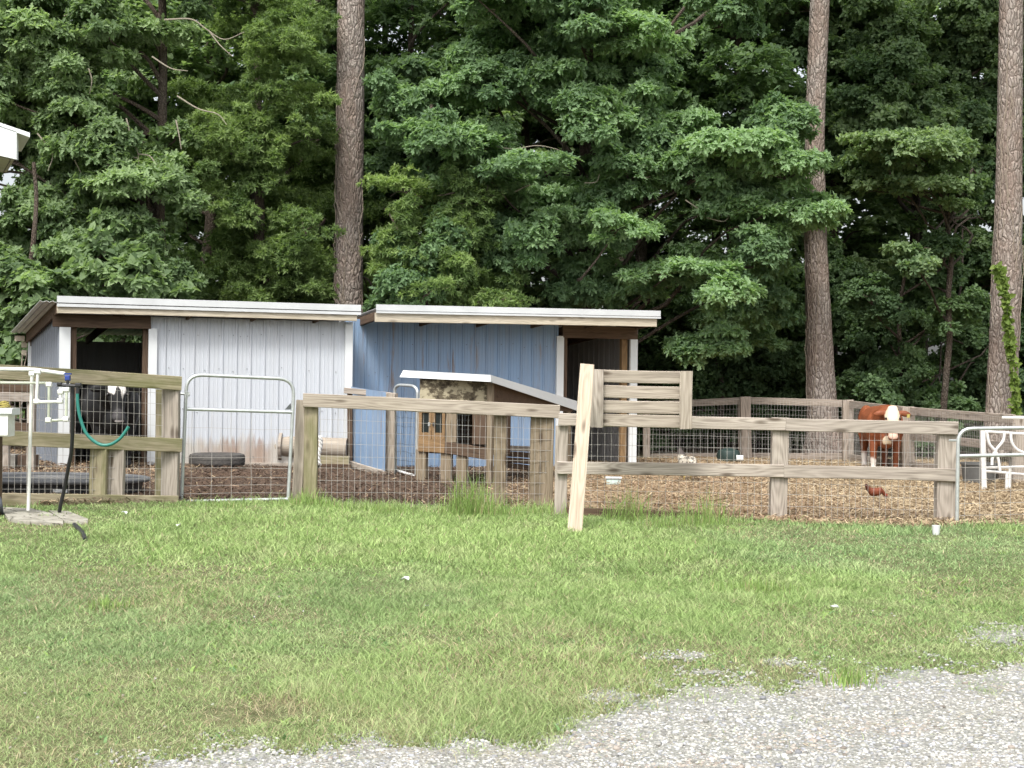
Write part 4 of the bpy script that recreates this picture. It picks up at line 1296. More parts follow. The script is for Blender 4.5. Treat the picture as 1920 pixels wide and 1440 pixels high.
# ------------------------------------------------------------------ white building corner
root = thing('white_building', 'corner of a white sided building with a shallow roof beside the oak leaves', 'building', P(-190, 960, 200))
s = 200
c0, c1 = P(31, 247, s), P(31, 299, s)           # outer end of the boxed gable
L_, sl = 3.0, .33
BD = Vector((-.42, 1, 0))
MB().poly([c1, c1 + Vector((-L_, 0, L_ * .22)), c0 + Vector((-L_, 0, L_ * sl)), c0], .05, (0, 1, 0)).build('gable_board', M_WHITE, root)
tp = P(56, 257, s)
rt = MB(); rt.poly([tp, tp + Vector((-L_ - .13, 0, (L_ + .13) * sl)), tp + Vector((-L_ - .13, 0, (L_ + .13) * sl + .04)), tp + Vector((0, 0, .04))], 1.0, BD)
rt.build('roof', M_WHITE, root)
e = Vector((-.02, 0, 0))
MB().poly([c1 + e + BD * .06, c1 + e + BD * .9, c0 + e + BD * .9, c0 + e + BD * .06], .03, (-1, 0, 0)).build('eave_board', W_GREY, root)
e = Vector((-.06, 0, 0))
MB().poly([c1 + e + BD * .06, c1 + e + BD * .9, c1 + Vector((-L_, 0, L_ * .22)) + BD * .9, c1 + Vector((-L_, 0, L_ * .22)) + BD * .06], .03, (0, 0, 1)).build('soffit', plain('soffit_board', (0.36, 0.33, 0.25), .8), root)
MB().box((-8.0, c0.y + .75, c0.z / 2 + .2), (4.0, 1.2, c0.z + .4)).build('wall', M_WHITE, root)


# ------------------------------------------------------------------ animals
def body_mesh(prims, voxel=.02, smooth=6):
    """one continuous skin grown over ellipsoids and tapered limbs"""
    mb = MB()
    for p in prims:
        if p[0] == 'e':
            _, c, r = p[:3]
            rot = Matrix.Rotation(p[3][0], 3, p[3][1]) if len(p) > 3 else Matrix.Identity(3)
            n, m = 18, 12
            vs = [];
            for j in range(m + 1):
                for i in range(n):
                    a, b = 2 * math.pi * i / n, math.pi * j / m
                    vs.append(Vector(c) + rot @ Vector((r[0] * math.sin(b) * math.cos(a), r[1] * math.sin(b) * math.sin(a), r[2] * math.cos(b))))
            mb.add(vs, [(j * n + i, j * n + (i + 1) % n, (j + 1) * n + (i + 1) % n, (j + 1) * n + i) for j in range(m) for i in range(n)])
        else:
            _, pts, rs = p
            pts = [Vector(q) for q in pts]
            c = curve(pts, 5); k = len(pts) - 1
            rr = [float(np.interp(i / 5, range(k + 1), rs)) for i in range(len(c))]
            # rounded ends
            d0 = (c[0] - c[1]).normalized(); d1 = (c[-1] - c[-2]).normalized()
            c = [c[0] + d0 * rr[0] * .8, c[0] + d0 * rr[0] * .45] + c + [c[-1] + d1 * rr[-1] * .45, c[-1] + d1 * rr[-1] * .8]
            rr = [rr[0] * .35, rr[0] * .8] + rr + [rr[-1] * .8, rr[-1] * .35]
            mb.tube(c, rr, 14)
    me = bpy.data.meshes.new('tmp'); me.from_pydata([tuple(v) for v in mb.v], [], mb.f)
    ob = bpy.data.objects.new('tmp', me); COL.objects.link(ob)
    m1 = ob.modifiers.new('r', 'REMESH'); m1.mode = 'VOXEL'; m1.voxel_size = voxel
    m2 = ob.modifiers.new('s', 'SMOOTH'); m2.iterations = smooth; m2.factor = .5
    dg = bpy.context.evaluated_depsgraph_get()
    out = bpy.data.meshes.new_from_object(ob.evaluated_get(dg))
    bpy.data.objects.remove(ob); bpy.data.meshes.remove(me)
    out.polygons.foreach_set('use_smooth', np.ones(len(out.polygons), bool))
    return out


def coat(me, fn):
    n = len(me.vertices); co = np.empty(n * 3, np.float32); me.vertices.foreach_get('co', co); co = co.reshape(-1, 3).astype(float)
    c = fn(co)
    at = me.attributes.new('col', 'FLOAT_COLOR', 'POINT')
    at.data.foreach_set('color', np.concatenate([c, np.ones((n, 1))], 1).astype(np.float32).ravel())


def near(co, c, r, warp=.25, seed=1, f=14):
    d = np.sqrt((((co - np.array(c)) / np.array(r)) ** 2).sum(1)) + (fbm(co * f, seed, 2) - .5) * 2 * warp
    return sm((1.1 - d) / .2)[:, None]


def cow_prims(hx, hy, hz, tilt, spread=0.0):
    """a cow facing -Y, 1.3 m tall; the head's poll at (hx,hy,hz)"""
    poll = Vector((hx, hy, hz)); ml = poll + Vector((0, -math.sin(tilt) * .46, -math.cos(tilt) * .46)); fwd = Vector((0, -math.cos(tilt), math.sin(tilt)))
    pr = [('l', [(0, .05, .90), (0, .5, .86), (0, 1.0, .88), (0, 1.45, .95)], [.34, .37, .38, .30]),
          ('e', (.17, .12, .85), (.20, .26, .34)), ('e', (-.17, .12, .85), (.20, .26, .34)), ('e', (0, .25, 1.12), (.20, .45, .16)),
          ('e', (0, -.08, .66), (.17, .22, .22)),
          ('e', (.18, 1.42, .92), (.17, .26, .34)), ('e', (-.18, 1.42, .92), (.17, .26, .34)),
          ('l', [(0, .05, 1.0), (hx * .55, hy * .5, (1.02 + hz) / 2 - .03), (hx, hy + .10, hz - .10)], [.29, .23, .155]),
          ('l', [poll + Vector((0, .03, -.02)), lerp(poll, ml, .35), lerp(poll, ml, .75), ml], [.125, .125, .092, .088]),
          ('e', lerp(poll, ml, .28) + Vector((.075, .03, 0)), (.07, .08, .08)), ('e', lerp(poll, ml, .28) + Vector((-.075, .03, 0)), (.07, .08, .08)),
          ('e', ml + Vector((0, -.005, -.03)) + fwd * .01, (.098, .085, .085)), ('e', lerp(poll, ml, .6) - fwd * .08, (.075, .10, .13)),
          ('e', poll + Vector((0, .0, .06)), (.10, .08, .05))]
    for sx in (-1, 1):
        pr.append(('e', poll + Vector((sx * .23, .05, -.045)), (.125, .045, .062), (sx * .22, 'Y')))
        pr.append(('l', [(sx * .20, .08, .66), (sx * (.19 + spread), .04, .42), (sx * (.19 + spread), .05, .12), (sx * (.19 + spread), .02, .04)], [.125, .075, .050, .066]))
        pr.append(('l', [(sx * .20, 1.42, .78), (sx * .21, 1.34, .60), (sx * .20, 1.52, .40), (sx * .20, 1.47, .12), (sx * .20, 1.43, .04)], [.17, .12, .070, .052, .066]))
    pr.append(('l', [(0, 1.72, 1.08), (0, 1.84, .92), (0, 1.83, .55), (0, 1.82, .35)], [.05, .03, .025, .045]))
    return pr, poll, ml, fwd


def animal(name, label, cat, me, loc, yaw, scale=1.0):
    M = Matrix.Translation(Vector(loc)) @ Matrix.Rotation(yaw, 4, 'Z') @ Matrix.Scale(scale, 4)
    o = link(name, me, M_VCOL, None, M)
    return tag(o, label, cat), M


def eyes(o, M, pts, r=.024):
    for p in pts:
        mb = MB(); mb.lathe((0, 0, -r), [(.0, 0), (r * .7, r * .3), (r, r), (r * .7, r * 1.7), (0, 2 * r)], 10)
        v = [M @ (Vector(p) + Vector(q)) for q in mb.v]; mb.v = v
        mb.build('eye', M_EYE, o, True)


# black cow in the doorway
pr, poll, ml, fwd = cow_prims(-.02, -.42, 1.16, .36)
me = body_mesh(pr, .018, 5)


def fn(co):
    c = np.tile(np.array([[0.009, 0.0088, 0.0088]]), (len(co), 1)) * (0.7 + .6 * fbm(co * 9, 3, 3))[:, None]
    f0 = poll + (ml - poll) * .16 + fwd * .10
    w = near(co, f0 + Z3 * .02, (.135, .2, .135), .16, 5) * (1 - near(co, poll + (ml - poll) * .46 + fwd * .12, (.052, .12, .16), .15, 8))
    c = c + (np.array([[0.85, 0.80, 0.74]]) - c) * w
    f1 = poll + (ml - poll) * .42 + fwd * .12 + Vector((.055, 0, 0))
    c = c + (np.array([[0.6, 0.55, 0.5]]) - c) * near(co, f1, (.014, .06, .05), .2, 6) * .6
    c = c + (np.array([[0.045, 0.042, 0.042]]) - c) * near(co, ml + fwd * .07, (.09, .08, .09), .1, 7)
    c = c + (np.array([[0.55, 0.52, 0.5]]) - c) * near(co, ml + fwd * .085 + Vector((.012, 0, -.085)), (.066, .07, .016), .12, 8) * .9
    return c


coat(me, fn)
q = P(212, 880, 128); q.z = float(th(q.x, q.y))
o, M = animal('cow', 'black cow with a white forehead blaze standing in the shed doorway', 'cow', me, (q.x - .02, q.y + .1, q.z), .38, 1.07)
eyes(o, M, [lerp(poll, ml, .30) + Vector((sx * .128, -.045, 0)) for sx in (-1, 1)])

# brown and white cow by the far fence
pr, poll, ml, fwd = cow_prims(.06, -.50, 1.17, .20, .02)
me = body_mesh(pr, .02, 5)


def fn(co):
    k = (0.45 + .6 * fbm(co * 6, 13, 3) + .5 * fbm(co * np.array([[40, 40, 12]]), 14, 2))[:, None]
    c = np.tile(np.array([[0.20, 0.062, 0.026]]), (len(co), 1)) * k
    hid = np.array([[0.74, 0.62, 0.46]])
    c = c + (hid - c) * near(co, poll + (ml - poll) * .42 + fwd * .03 + Z3 * .02, (.150, .22, .34), .12, 5)
    c = c + (np.array([[0.62, 0.42, 0.33]]) - c) * near(co, ml + fwd * .06, (.11, .09, .08), .1, 6)
    c = c + (hid - c) * near(co, (0.0, -.24, .62), (.09, .12, .09), .35, 9)
    legs = sm((.30 + (fbm(co * 8, 15, 2) - .5) * .2 - co[:, 2]) / .05)[:, None]
    c = c + (np.array([[0.66, 0.60, 0.54]]) - c) * legs * (co[:, 0] < .0)[:, None]
    c = c + (np.array([[0.7, 0.65, 0.55]]) - c) * near(co, (0, 1.83, .42), (.1, .1, .2), .1, 11)
    return c


coat(me, fn)
q = P(1659, 884, 108); q.z = 0
o, M = animal('cow', 'red brown cow with a cream face standing at the far fence', 'cow', me, (q.x, q.y, 0), -.11, .91)
eyes(o, M, [lerp(poll, ml, .30) + Vector((sx * .128, -.045, 0)) for sx in (-1, 1)])
mb = MB(); mb.box(M @ (poll + Vector((.29, -.005, -.085))), (.05, .012, .06)); mb.build('ear_tag', M_YEL, o)


# hens
def hen(label, q, yaw, scale, fn, peck=False):
    hd = Vector((0, -.20, .33)) if not peck else Vector((0, -.24, .10))
    pr = [('e', (0, .02, .19), (.085, .14, .095)), ('e', (0, -.07, .20), (.075, .085, .085)),
          ('l', [(0, -.10, .24), lerp(Vector((0, -.12, .25)), hd, .5), hd], [.06, .042, .032]),
          ('l', [(0, .12, .22), (0, .19, .30), (0, .22, .36)], [.06, .045, .02]),
          ('l', [hd + Vector((0, -.03, 0)), hd + Vector((0, -.06, -.01))], [.012, .004])]
    me = body_mesh(pr, .008, 3)
    coat(me, fn)
    M = Matrix.Translation(q) @ Matrix.Rotation(yaw, 4, 'Z') @ Matrix.Scale(scale, 4)
    o = link('hen', me, M_VCOL, None, M); tag(o, label, 'hen', 'hens loose in the yard')
    lg = plain('hen_leg', (0.40, 0.30, 0.10), .6)
    for sx in (-1, 1):
        MB().tube([M @ Vector((sx * .04, .02, .13)), M @ Vector((sx * .04, 0, .05)), M @ Vector((sx * .04, .01, .005))], .008 * scale, 6).tube([M @ Vector((sx * .04, .02, .006)), M @ Vector((sx * .04, -.045, .005))], .006 * scale, 5).build('leg', lg, o)
    cb = MB(); cb.poly([M @ (hd + Vector((-.006, a, b))) for a, b in ((.02, .02), (.015, .05), (0, .04), (-.012, .055), (-.025, .04), (-.04, .03), (-.03, .015))], .012 * scale, M.to_3x3() @ Vector((1, 0, 0)))
    cb.build('comb', plain('red_comb', (0.5, 0.05, 0.04), .6), o)
    return o


hen('rust red hen scratching in the straw below the far cow', G(1641, 939), 1.75, .60, lambda co: np.array([[0.15, 0.042, 0.02]]) * (0.5 + fbm(co * 40, 3, 3))[:, None] * (1 - .6 * sm((co[:, 1:2] - .14) / .05)), True)


def fn(co):
    k = fbm(co * 45, 4, 2)[:, None]
    c = np.where(k > .42, np.array([[0.42, 0.38, 0.31]]), np.array([[0.09, 0.075, 0.06]])) * (0.7 + .5 * k)
    return c + (np.array([[0.06, 0.05, 0.045]]) - c) * sm((co[:, 2:3] - .28) / .03)


hen('speckled white hen pecking with its dark tail raised behind the low rail', G(1289, 903), .3, 1.35, fn, True)
# ------------------------------------------------------------------ trees
def half(pts):
    """leaf outline from points of its upper half: two folded halves"""
    n = len(pts)
    up = [(x, y, abs(y) * .35 - .10 * x * x) for x, y in pts]
    lo = [(x, -y, abs(y) * .35 - .10 * x * x) for x, y in pts[1:-1]]
    v = np.array(up + lo)
    return v, np.array([list(range(n)), [0] + [n - 1] + list(range(2 * n - 3, n - 1, -1))])


T_OAK = half([(0, 0), (.28, .17), (.36, .07), (.60, .26), (.70, .10), (.86, .14), (1, 0)])
T_LANCE = half([(0, 0), (.40, .14), (1, 0)])
T_OBO = half([(0, 0), (.40, .15), (.75, .26), (1, 0)])
T_HEART = half([(0, 0), (.12, .34), (.55, .33), (1, 0)])


def unit(v): return v / np.maximum(np.linalg.norm(v, axis=1, keepdims=True), 1e-9)


def leaves(C, D, n, size, tmpl, rng, tint, spread=(35, 95), droop=.25, up=.34):
    """n leaves round every twig tip C pointing along D"""
    T, FC = tmpl
    M = len(C); N = M * n
    C = np.repeat(C, n, 0); D = unit(np.repeat(D, n, 0)); tint = np.repeat(tint, n)
    e1 = unit(np.cross(D, np.array([[.13, .21, 1.0]]))); e2 = np.cross(D, e1)
    a = rng.uniform(0, 2 * math.pi, (N, 1)); ph = np.radians(rng.uniform(spread[0], spread[1], (N, 1)))
    l = D * np.cos(ph) + (e1 * np.cos(a) + e2 * np.sin(a)) * np.sin(ph)
    l[:, 2] -= droop * rng.uniform(.3, 1.5, N)
    l = unit(l)
    nr = np.array([[0, 0, up]]) + D * (1 - up) + rng.normal(0, .32, (N, 3))
    nr = unit(nr - l * (nr * l).sum(1, keepdims=True))
    sd = np.cross(nr, l)
    L = size * rng.uniform(.65, 1.2, (N, 1, 1))
    base = C + D * rng.uniform(-.35, .05, (N, 1)) * size
    v = base[:, None, :] + L * (T[None, :, 0:1] * l[:, None] + T[None, :, 1:2] * sd[:, None] + T[None, :, 2:3] * nr[:, None])
    V = len(T)
    f = (FC[None] + (np.arange(N) * V)[:, None, None]).reshape(-1, FC.shape[1])
    tn = np.clip(tint + .10 + rng.normal(0, .18, N), 0, 1)
    return v.reshape(-1, 3), f, np.repeat(tn, V)


def padtips(pads, dens, rng, flat=.0):
    """twig tips over lumpy flattened clusters: rows of (x,y,z,rx,ry,rz,tint)"""
    Cs, Ds, Ts = [], [], []
    for (x, y, z, rx, ry, rz, tn) in pads:
        k = rng.integers(6, 11)
        sub = [(0, 0, 0, .7)]
        for _ in range(k):
            d = rng.normal(0, 1, 3); d /= np.linalg.norm(d)
            q_ = rng.uniform(.6, 1.15)
            sub.append((d[0] * q_, d[1] * q_, d[2] * q_ * 1.15 - .12 * q_, rng.uniform(.25, .55)))
        for sx_, sy_, sz_, sr in sub:
            n = max(3, int(dens * (rx * rz + rx * ry + ry * rz) * sr * sr * 1.3))
            d = rng.normal(0, 1, (n, 3)); d = unit(d)
            d[:, 2] = np.where(d[:, 2] < -.35, -d[:, 2] * .6, d[:, 2])
            d = unit(d)
            r = rng.uniform(.55, 1.05, (n, 1)) ** .7
            off = d * r * sr * (1 + .3 * rng.normal(0, 1, (n, 1)) * .5)
            c = np.array([[x, y, z]]) + (np.array([[sx_, sy_, sz_]]) + off) * np.array([[rx, ry, rz]])
            D = unit(d / np.array([[rx, ry, rz]]) * min(rx, ry, rz) + np.array([[0, 0, .25]]) + unit(np.array([[sx_, sy_, 0.0001]])) * .4)
            Cs.append(c); Ds.append(D); Ts.append(np.clip(tn + .18 * rng.normal() + .0 * c[:, 2], 0, 1))
    return np.concatenate(Cs), np.concatenate(Ds), np.concatenate(Ts)


def crown(name, pads, dens, n, size, tmpl, mat, parent, rng, at=None, **kw):
    C, D, T = padtips(pads, dens, rng)
    v, f, tn = leaves(C, D, n, size, tmpl, rng, T, **kw)
    at = np.array(at) if at is not None else np.zeros(3)
    me = mesh_np(name, v - at, [f], False, {'tint': tn})
    return link(name, me, mat, parent, Matrix.Translation(Vector(at))), len(f)


def limb(mb, a, b, r0, r1, rng, n=6, sag=.12):
    a, b = np.array(a, float), np.array(b, float)
    L = np.linalg.norm(b - a); pts = []
    w1, w2 = rng.normal(0, .07 * L, 3), rng.normal(0, .05 * L, 3)
    for i in range(n + 1):
        q = i / n
        p = a + (b - a) * q + w1 * math.sin(q * math.pi) + w2 * math.sin(2 * q * math.pi)
        p[2] += sag * L * math.sin(q * math.pi)
        pts.append(p)
    mb.tube(pts, [r0 + (r1 - r0) * i / n for i in range(n + 1)], 6, False)
    return pts


def trunkmesh(pts, rs, n=20, rough=.03, seed=1, sub=8, fl=1.5):
    c = curve(pts, sub); k = len(pts) - 1
    rr = [float(np.interp(i / sub, range(k + 1), rs)) for i in range(len(c))]
    v, f = tube(c, rr, n, False)
    v = np.array([tuple(p) for p in v])
    cen = np.repeat(np.array([tuple(p) for p in c]), n, 0)
    d = v - cen
    nz = vnoise(np.stack([np.tile(np.arange(n), len(c)) * 1.7, v[:, 2] * 5, v[:, 0] * 4], 1), seed) - .5
    hgt = v[:, 2] - v[:, 2].min()
    flare = 1 + .35 * np.exp(-hgt / .35)
    v = cen + d * (1 + nz * rough * 2)[:, None] * flare[:, None]
    return v, f


def tree_root(name, label, px, s, group=None):
    q = P(px, 720, s); q.z = 0
    return thing(name, label, 'tree', q, group), q


GAPS = [(368, 50, 26), (385, 88, 22), (255, 160, 20), (320, 192, 18), (356, 412, 22), (698, 118, 18), (735, 25, 34), (985, 222, 16), (1340, 130, 14), (1440, 60, 10), (1566, 322, 16), (1640, 440, 24), (1592, 452, 20), (1730, 428, 18), (1195, 470, 10), (800, 20, 16), (1480, 130, 16), (1340, 440, 14)]


def ppads(rows, s, rng, jit=.6, flat=1.0):
    out = []
    for r in rows:
        x, y, rx, ry = r[:4]
        if any(((x - a) / (rx * .95 + c)) ** 2 + ((y - b) / (ry * 1.05 + c)) ** 2 < 1 for a, b, c in GAPS): continue
        tn = r[4] if len(r) > 4 else .62
        ss = r[5] if len(r) > 5 else s
        ss = ss / (1 + rng.uniform(-jit, jit) * ss / F)
        # the three pine trunks stand in front of most of the leaves
        if abs(x - 656) < rx * 1.1 + 24 or abs(x - 1882) < rx * 1.1 + 34 or (abs(x - 1533) < rx * 1.1 + 20 and (y < 215 or y > 490)):
            ss = min(ss, 81.0 - rng.uniform(0, 3))
        p = P(x, y, ss)
        out.append((p.x, p.y, p.z, rx / ss, rx / ss * .8, ry / ss * flat, tn))
    return out


def fillpads(n, x0, x1, y0, y1, r0, r1, rng, tn=(.15, .5), asp=.55):
    return [(rng.uniform(x0, x1), rng.uniform(y0, y1), *(lambda r: (r, r * asp))(rng.uniform(r0, r1)), rng.uniform(*tn)) for _ in range(n)]


def front_tree(name, label, tpx, s, tr, pads, dens, n, size, tmpl, lmat, seed, lean=0.0, hgt=13.0, nl=24, bark=None, **kw):
    rng = np.random.default_rng(seed)
    root, q = tree_root(name, label, tpx, s)
    pts = [Vector((q.x + lean * z / hgt + rng.normal(0, .04), q.y + rng.normal(0, .04), z)) for z in np.linspace(-.1, hgt, 9)]
    v, f = trunkmesh(pts, [tr * (1 - .07 * i) for i in range(9)], 16, .04, seed)
    mb = MB(); mb.add(v.tolist(), f)
    order = list(rng.permutation(len(pads)))[:nl]
    for i in order:
        x, y, z, rx, ry, rz, _ = pads[i]
        z0 = min(max(.6, z - .45 * math.hypot(x - q.x, y - q.y) - .3), hgt - 1)
        a = (q.x + lean * z0 / hgt, q.y, z0)
        limb(mb, a, (x, y, z - rz * .35), min(.06, tr * .4), .014, rng, sag=.05)
        for _ in range(4):
            d = rng.normal(0, 1, 3); d /= np.linalg.norm(d)
            limb(mb, (x, y, z - rz * .4), (x + d[0] * rx * .9, y + d[1] * ry * .9, z + d[2] * rz * .8), .014, .005, rng, 4)
    mb.build('trunk', bark or M_BARK, root, True, at=q)
    o, k = crown('crown', pads, dens, n, size, tmpl, lmat, root, rng, at=q, **kw)
    return root


def bare(root, rows, s, r0=.016):
    for k, r in enumerate(rows):
        p = [P(x, y, s) for x, y in r]
        c = curve(p, 5); n = len(c)
        MB().tube(c, [r0 * (1 - .65 * i / n) for i in range(n)], 6).build('branch', M_TWIG, root, True)


rg = np.random.default_rng(101)
# big oak over the grey shed
rows = [(130, 110, 110, 45, .75), (250, 60, 80, 40, .7), (60, 60, 80, 40, .7), (200, 100, 110, 40, .8), (60, 180, 80, 40, .65), (160, 190, 80, 40, .7), (240, 160, 90, 40, .85), (290, 210, 80, 35, .7), (140, 250, 70, 30, .6),
        (40, 300, 80, 40, .6), (110, 330, 70, 30, .55), (230, 340, 70, 30, .75), (300, 350, 55, 28, .8), (280, 320, 60, 28, .75), (190, 380, 80, 30, .55), (80, 400, 80, 35, .5), (250, 420, 65, 32, .5), (330, 430, 40, 28, .5), (60, 470, 80, 40, .5), (160, 470, 80, 35, .45),
        (330, 250, 40, 22, .6), (30, 20, 80, 35, .6), (140, 20, 90, 35, .6), (-60, 150, 80, 50), (-60, 320, 80, 50), (-80, 30, 90, 50)]
rows += fillpads(76, -180, 340, -60, 540, 38, 70, rg, (.2, .7), .8)
ot = front_tree('oak_tree', 'broad light green oak with lobed leaves rising over the grey shed', 296, 94, .13, ppads(rows, 95, rg, 1.3), 190, 8, .155, T_OAK, L_OAK, 201, nl=34)
bare(ot, [[(237, 222), (246, 258), (258, 285), (261, 318)], [(245, 259), (222, 278), (208, 303)], [(259, 289), (281, 293), (297, 313), (320, 326)], [(258, 296), (240, 296), (222, 308)], [(332, 180), (372, 204), (408, 214), (425, 234)], [(308, 37), (358, 36), (386, 54), (420, 74), (458, 60)], [(392, 58), (412, 84), (436, 106)], [(285, 106), (320, 128), (352, 133)], [(166, 128), (172, 150), (168, 176)], [(330, 225), (336, 255), (340, 280)], [(70, 250), (98, 288), (90, 320)], [(120, 30), (155, 22)], [(140, 300), (152, 325)]], 99)
rows = [(150, 532, 85, 28, .55), (60, 552, 65, 32, .5), (20, 500, 60, 32, .45), (205, 520, 60, 25, .45), (262, 540, 60, 28, .35), (20, 620, 55, 50, .3), (10, 690, 60, 40, .25), (95, 560, 70, 30, .45), (-60, 580, 70, 60, .35), (310, 545, 50, 24, .3)] + fillpads(22, -120, 330, 460, 740, 36, 56, rg, (.1, .5), .8)
front_tree('mulberry_tree', 'low mulberry tree with broad soft leaves just behind the grey shed roof', 60, 100, .08, ppads(rows, 102, rg, .7), 130, 7, .16, T_HEART, L_OAK, 202, hgt=5.5)
# willow oak
rows = [(450, 240, 80, 36, .75), (520, 290, 80, 36, .85), (420, 262, 60, 34, .65), (580, 270, 60, 36, .7), (560, 200, 60, 36, .55), (470, 330, 70, 36, .6), (600, 330, 45, 36, .6), (400, 190, 60, 36, .45), (500, 400, 70, 36, .5), (590, 420, 50, 36, .55), (420, 420, 60, 36, .4), (370, 470, 50, 36, .35), (520, 500, 70, 36, .45), (440, 520, 70, 36, .35), (600, 525, 50, 30, .5), (480, 560, 70, 26, .4), (400, 560, 60, 24, .3), (560, 555, 60, 26, .4), (380, 320, 50, 36, .4)]
rows += fillpads(76, 335, 645, -60, 580, 36, 60, rg, (.15, .65), .95)
front_tree('willow_oak_tree', 'tall willow oak with fine narrow leaves between the big oak and the pale pine trunk', 480, 90, .14, ppads(rows, 91, rg, 1.2), 180, 11, .11, T_LANCE, L_WILLOW, 203, spread=(20, 85), droop=.15)
rows = [(760, 350, 60, 28, .85), (850, 372, 60, 26, .8), (720, 415, 45, 36, .6), (800, 425, 70, 36, .75), (880, 420, 55, 30, .65), (760, 470, 70, 34, .65), (850, 490, 70, 34, .55), (730, 520, 55, 34, .5), (800, 542, 70, 30, .5), (890, 550, 60, 26, .5), (940, 562, 50, 20, .4), (720, 560, 40, 24, .4), (705, 350, 30, 30, .5)] + fillpads(26, 690, 950, 320, 580, 34, 52, rg, (.2, .6), .9)
front_tree('willow_oak_tree', 'shorter yellow green willow oak beside the pale pine over the blue shed', 800, 94, .09, ppads(rows, 95, rg, .8), 160, 11, .11, T_LANCE, L_WILLOW, 204, hgt=7.0, spread=(20, 85), droop=.15)
# white oak in the middle
rows = [(1100, 145, 110, 55, .75), (930, 75, 80, 36, .65), (1050, 115, 80, 40, .7), (1180, 50, 90, 40, .75), (1000, 180, 90, 40, .6), (1130, 225, 90, 45, .8), (860, 175, 80, 32, .7), (880, 265, 90, 26, .7), (1090, 375, 110, 34, .9), (960, 440, 80, 26, .8), (1040, 410, 80, 28, .75), (1260, 255, 90, 40, .8), (1370, 290, 110, 42, .85), (1470, 320, 80, 40, .85), (1515, 300, 50, 30, .85), (1500, 395, 70, 32, .8), (1420, 400, 70, 30, .7), (1540, 400, 34, 24, .75), (1330, 500, 100, 28, .7), (1250, 510, 80, 26, .6), (1290, 420, 80, 36, .5), (1180, 330, 70, 30, .55),
        (1390, 605, 66, 26, .75), (1300, 655, 55, 20, .65), (1330, 640, 60, 24, .6), (1430, 640, 34, 16, .6), (1400, 545, 50, 22, .65), (1200, 190, 60, 40, .6), (950, 150, 70, 34, .5), (800, 245, 70, 26, .5), (1010, 310, 80, 22, .35), (920, 330, 70, 26, .45), (1180, 130, 70, 40, .65), (1160, 420, 60, 24, .7), (820, 60, 70, 36, .5), (740, 70, 50, 36, .45), (1040, 30, 90, 34, .55), (1210, 540, 50, 20, .5)]
rows += fillpads(84, 700, 1500, -80, 560, 40, 72, rg, (.15, .6), .8)
wt = front_tree('white_oak_tree', 'spreading white oak with layered bright sprays above the blue shed', 1092, 88, .17, ppads(rows, 94, rg, 1.5), 205, 8, .15, T_OAK, L_WHITEOAK, 205, nl=44)
bare(wt, [[(900, 282), (928, 276), (965, 279), (1010, 273), (1055, 284), (1075, 300)], [(1096, 343), (1118, 341), (1124, 326)], [(965, 360), (985, 350), (1005, 344)], [(915, 395), (940, 425), (962, 442)], [(1325, 408), (1360, 414), (1372, 382)], [(1285, 375), (1330, 405)], [(895, 30), (928, 18), (905, 45)]], 95.5, .014)
# trees to the far end
rows = fillpads(60, 1230, 1530, -80, 320, 40, 70, rg, (.25, .8), .8) + fillpads(32, 690, 900, -80, 340, 40, 66, rg, (.2, .6), .8)
front_tree('sweetgum_tree', 'dark leafy tree rising behind the bright white oak sprays', 1165, 78, .19, ppads(rows[:60], 80, rg, 1.5), 160, 8, .135, T_HEART, L_DARK, 206, nl=20)
front_tree('sweetgum_tree', 'dark leafy tree close behind the pale vine wrapped pine', 760, 78, .12, ppads(rows[60:], 82, rg, 1.2), 160, 8, .135, T_HEART, L_DARK, 207, nl=14)
rows = [(1700, 280, 110, 28, .75), (1640, 318, 66, 22, .7), (1780, 310, 80, 28, .7), (1835, 350, 40, 26, .6), (1650, 352, 66, 22, .6), (1740, 352, 80, 26, .65), (1800, 392, 60, 22, .7), (1710, 392, 70, 22, .65), (1760, 440, 70, 24, .6), (1830, 455, 40, 24, .6), (1660, 262, 50, 18, .7), (1610, 300, 40, 18, .65), (1760, 270, 60, 18, .75), (1690, 420, 50, 22, .4)] + fillpads(18, 1590, 1860, 250, 490, 36, 56, rg, (.25, .6), .7)
front_tree('dogwood_tree', 'layered dogwood with olive leaves between the two far pine trunks', 1775, 88, .08, ppads(rows, 90, rg, 1.0), 160, 8, .125, T_OBO, L_DOG, 208, hgt=7.0)
rows = fillpads(74, 1560, 1990, -80, 270, 42, 72, rg, (.15, .65), .8)
front_tree('sweetgum_tree', 'tall shaded tree filling the gap between the two far pines', 1710, 76, .15, ppads(rows, 80, rg, 1.5), 160, 8, .135, T_OBO, L_DOG, 209, nl=24)
rows = fillpads(60, 1570, 1880, 470, 800, 40, 68, rg, (.15, .65), .8) + [(1790, 752, 60, 26, .75), (1700, 690, 50, 26, .5), (1820, 640, 40, 30, .5), (1760, 600, 50, 28, .45)]
front_tree('holly_tree', 'low dark thicket tree with rounded leaves behind the brown cow', 1690, 86, .07, ppads(rows, 86, rg, 1.2), 160, 8, .115, T_OBO, L_DARK, 210, hgt=4.5, nl=16)
rows = fillpads(40, 1890, 2150, 230, 820, 42, 70, rg, (.2, .6), .8)
front_tree('sweetgum_tree', 'leafy tree beyond the pine with the green creeper', 1960, 82, .1, ppads(rows, 82, rg, 1.2), 120, 8, .14, T_HEART, L_WHITEOAK, 211, hgt=8, nl=12)
rows = fillpads(48, 1190, 1530, 520, 830, 38, 60, rg, (.15, .6), .8)
front_tree('holly_tree', 'dark understorey tree behind the doorway end of the blue shed', 1350, 82, .07, ppads(rows, 80, rg, 1.4), 130, 8, .12, T_OBO, L_DARK, 212, hgt=4.0, nl=12)


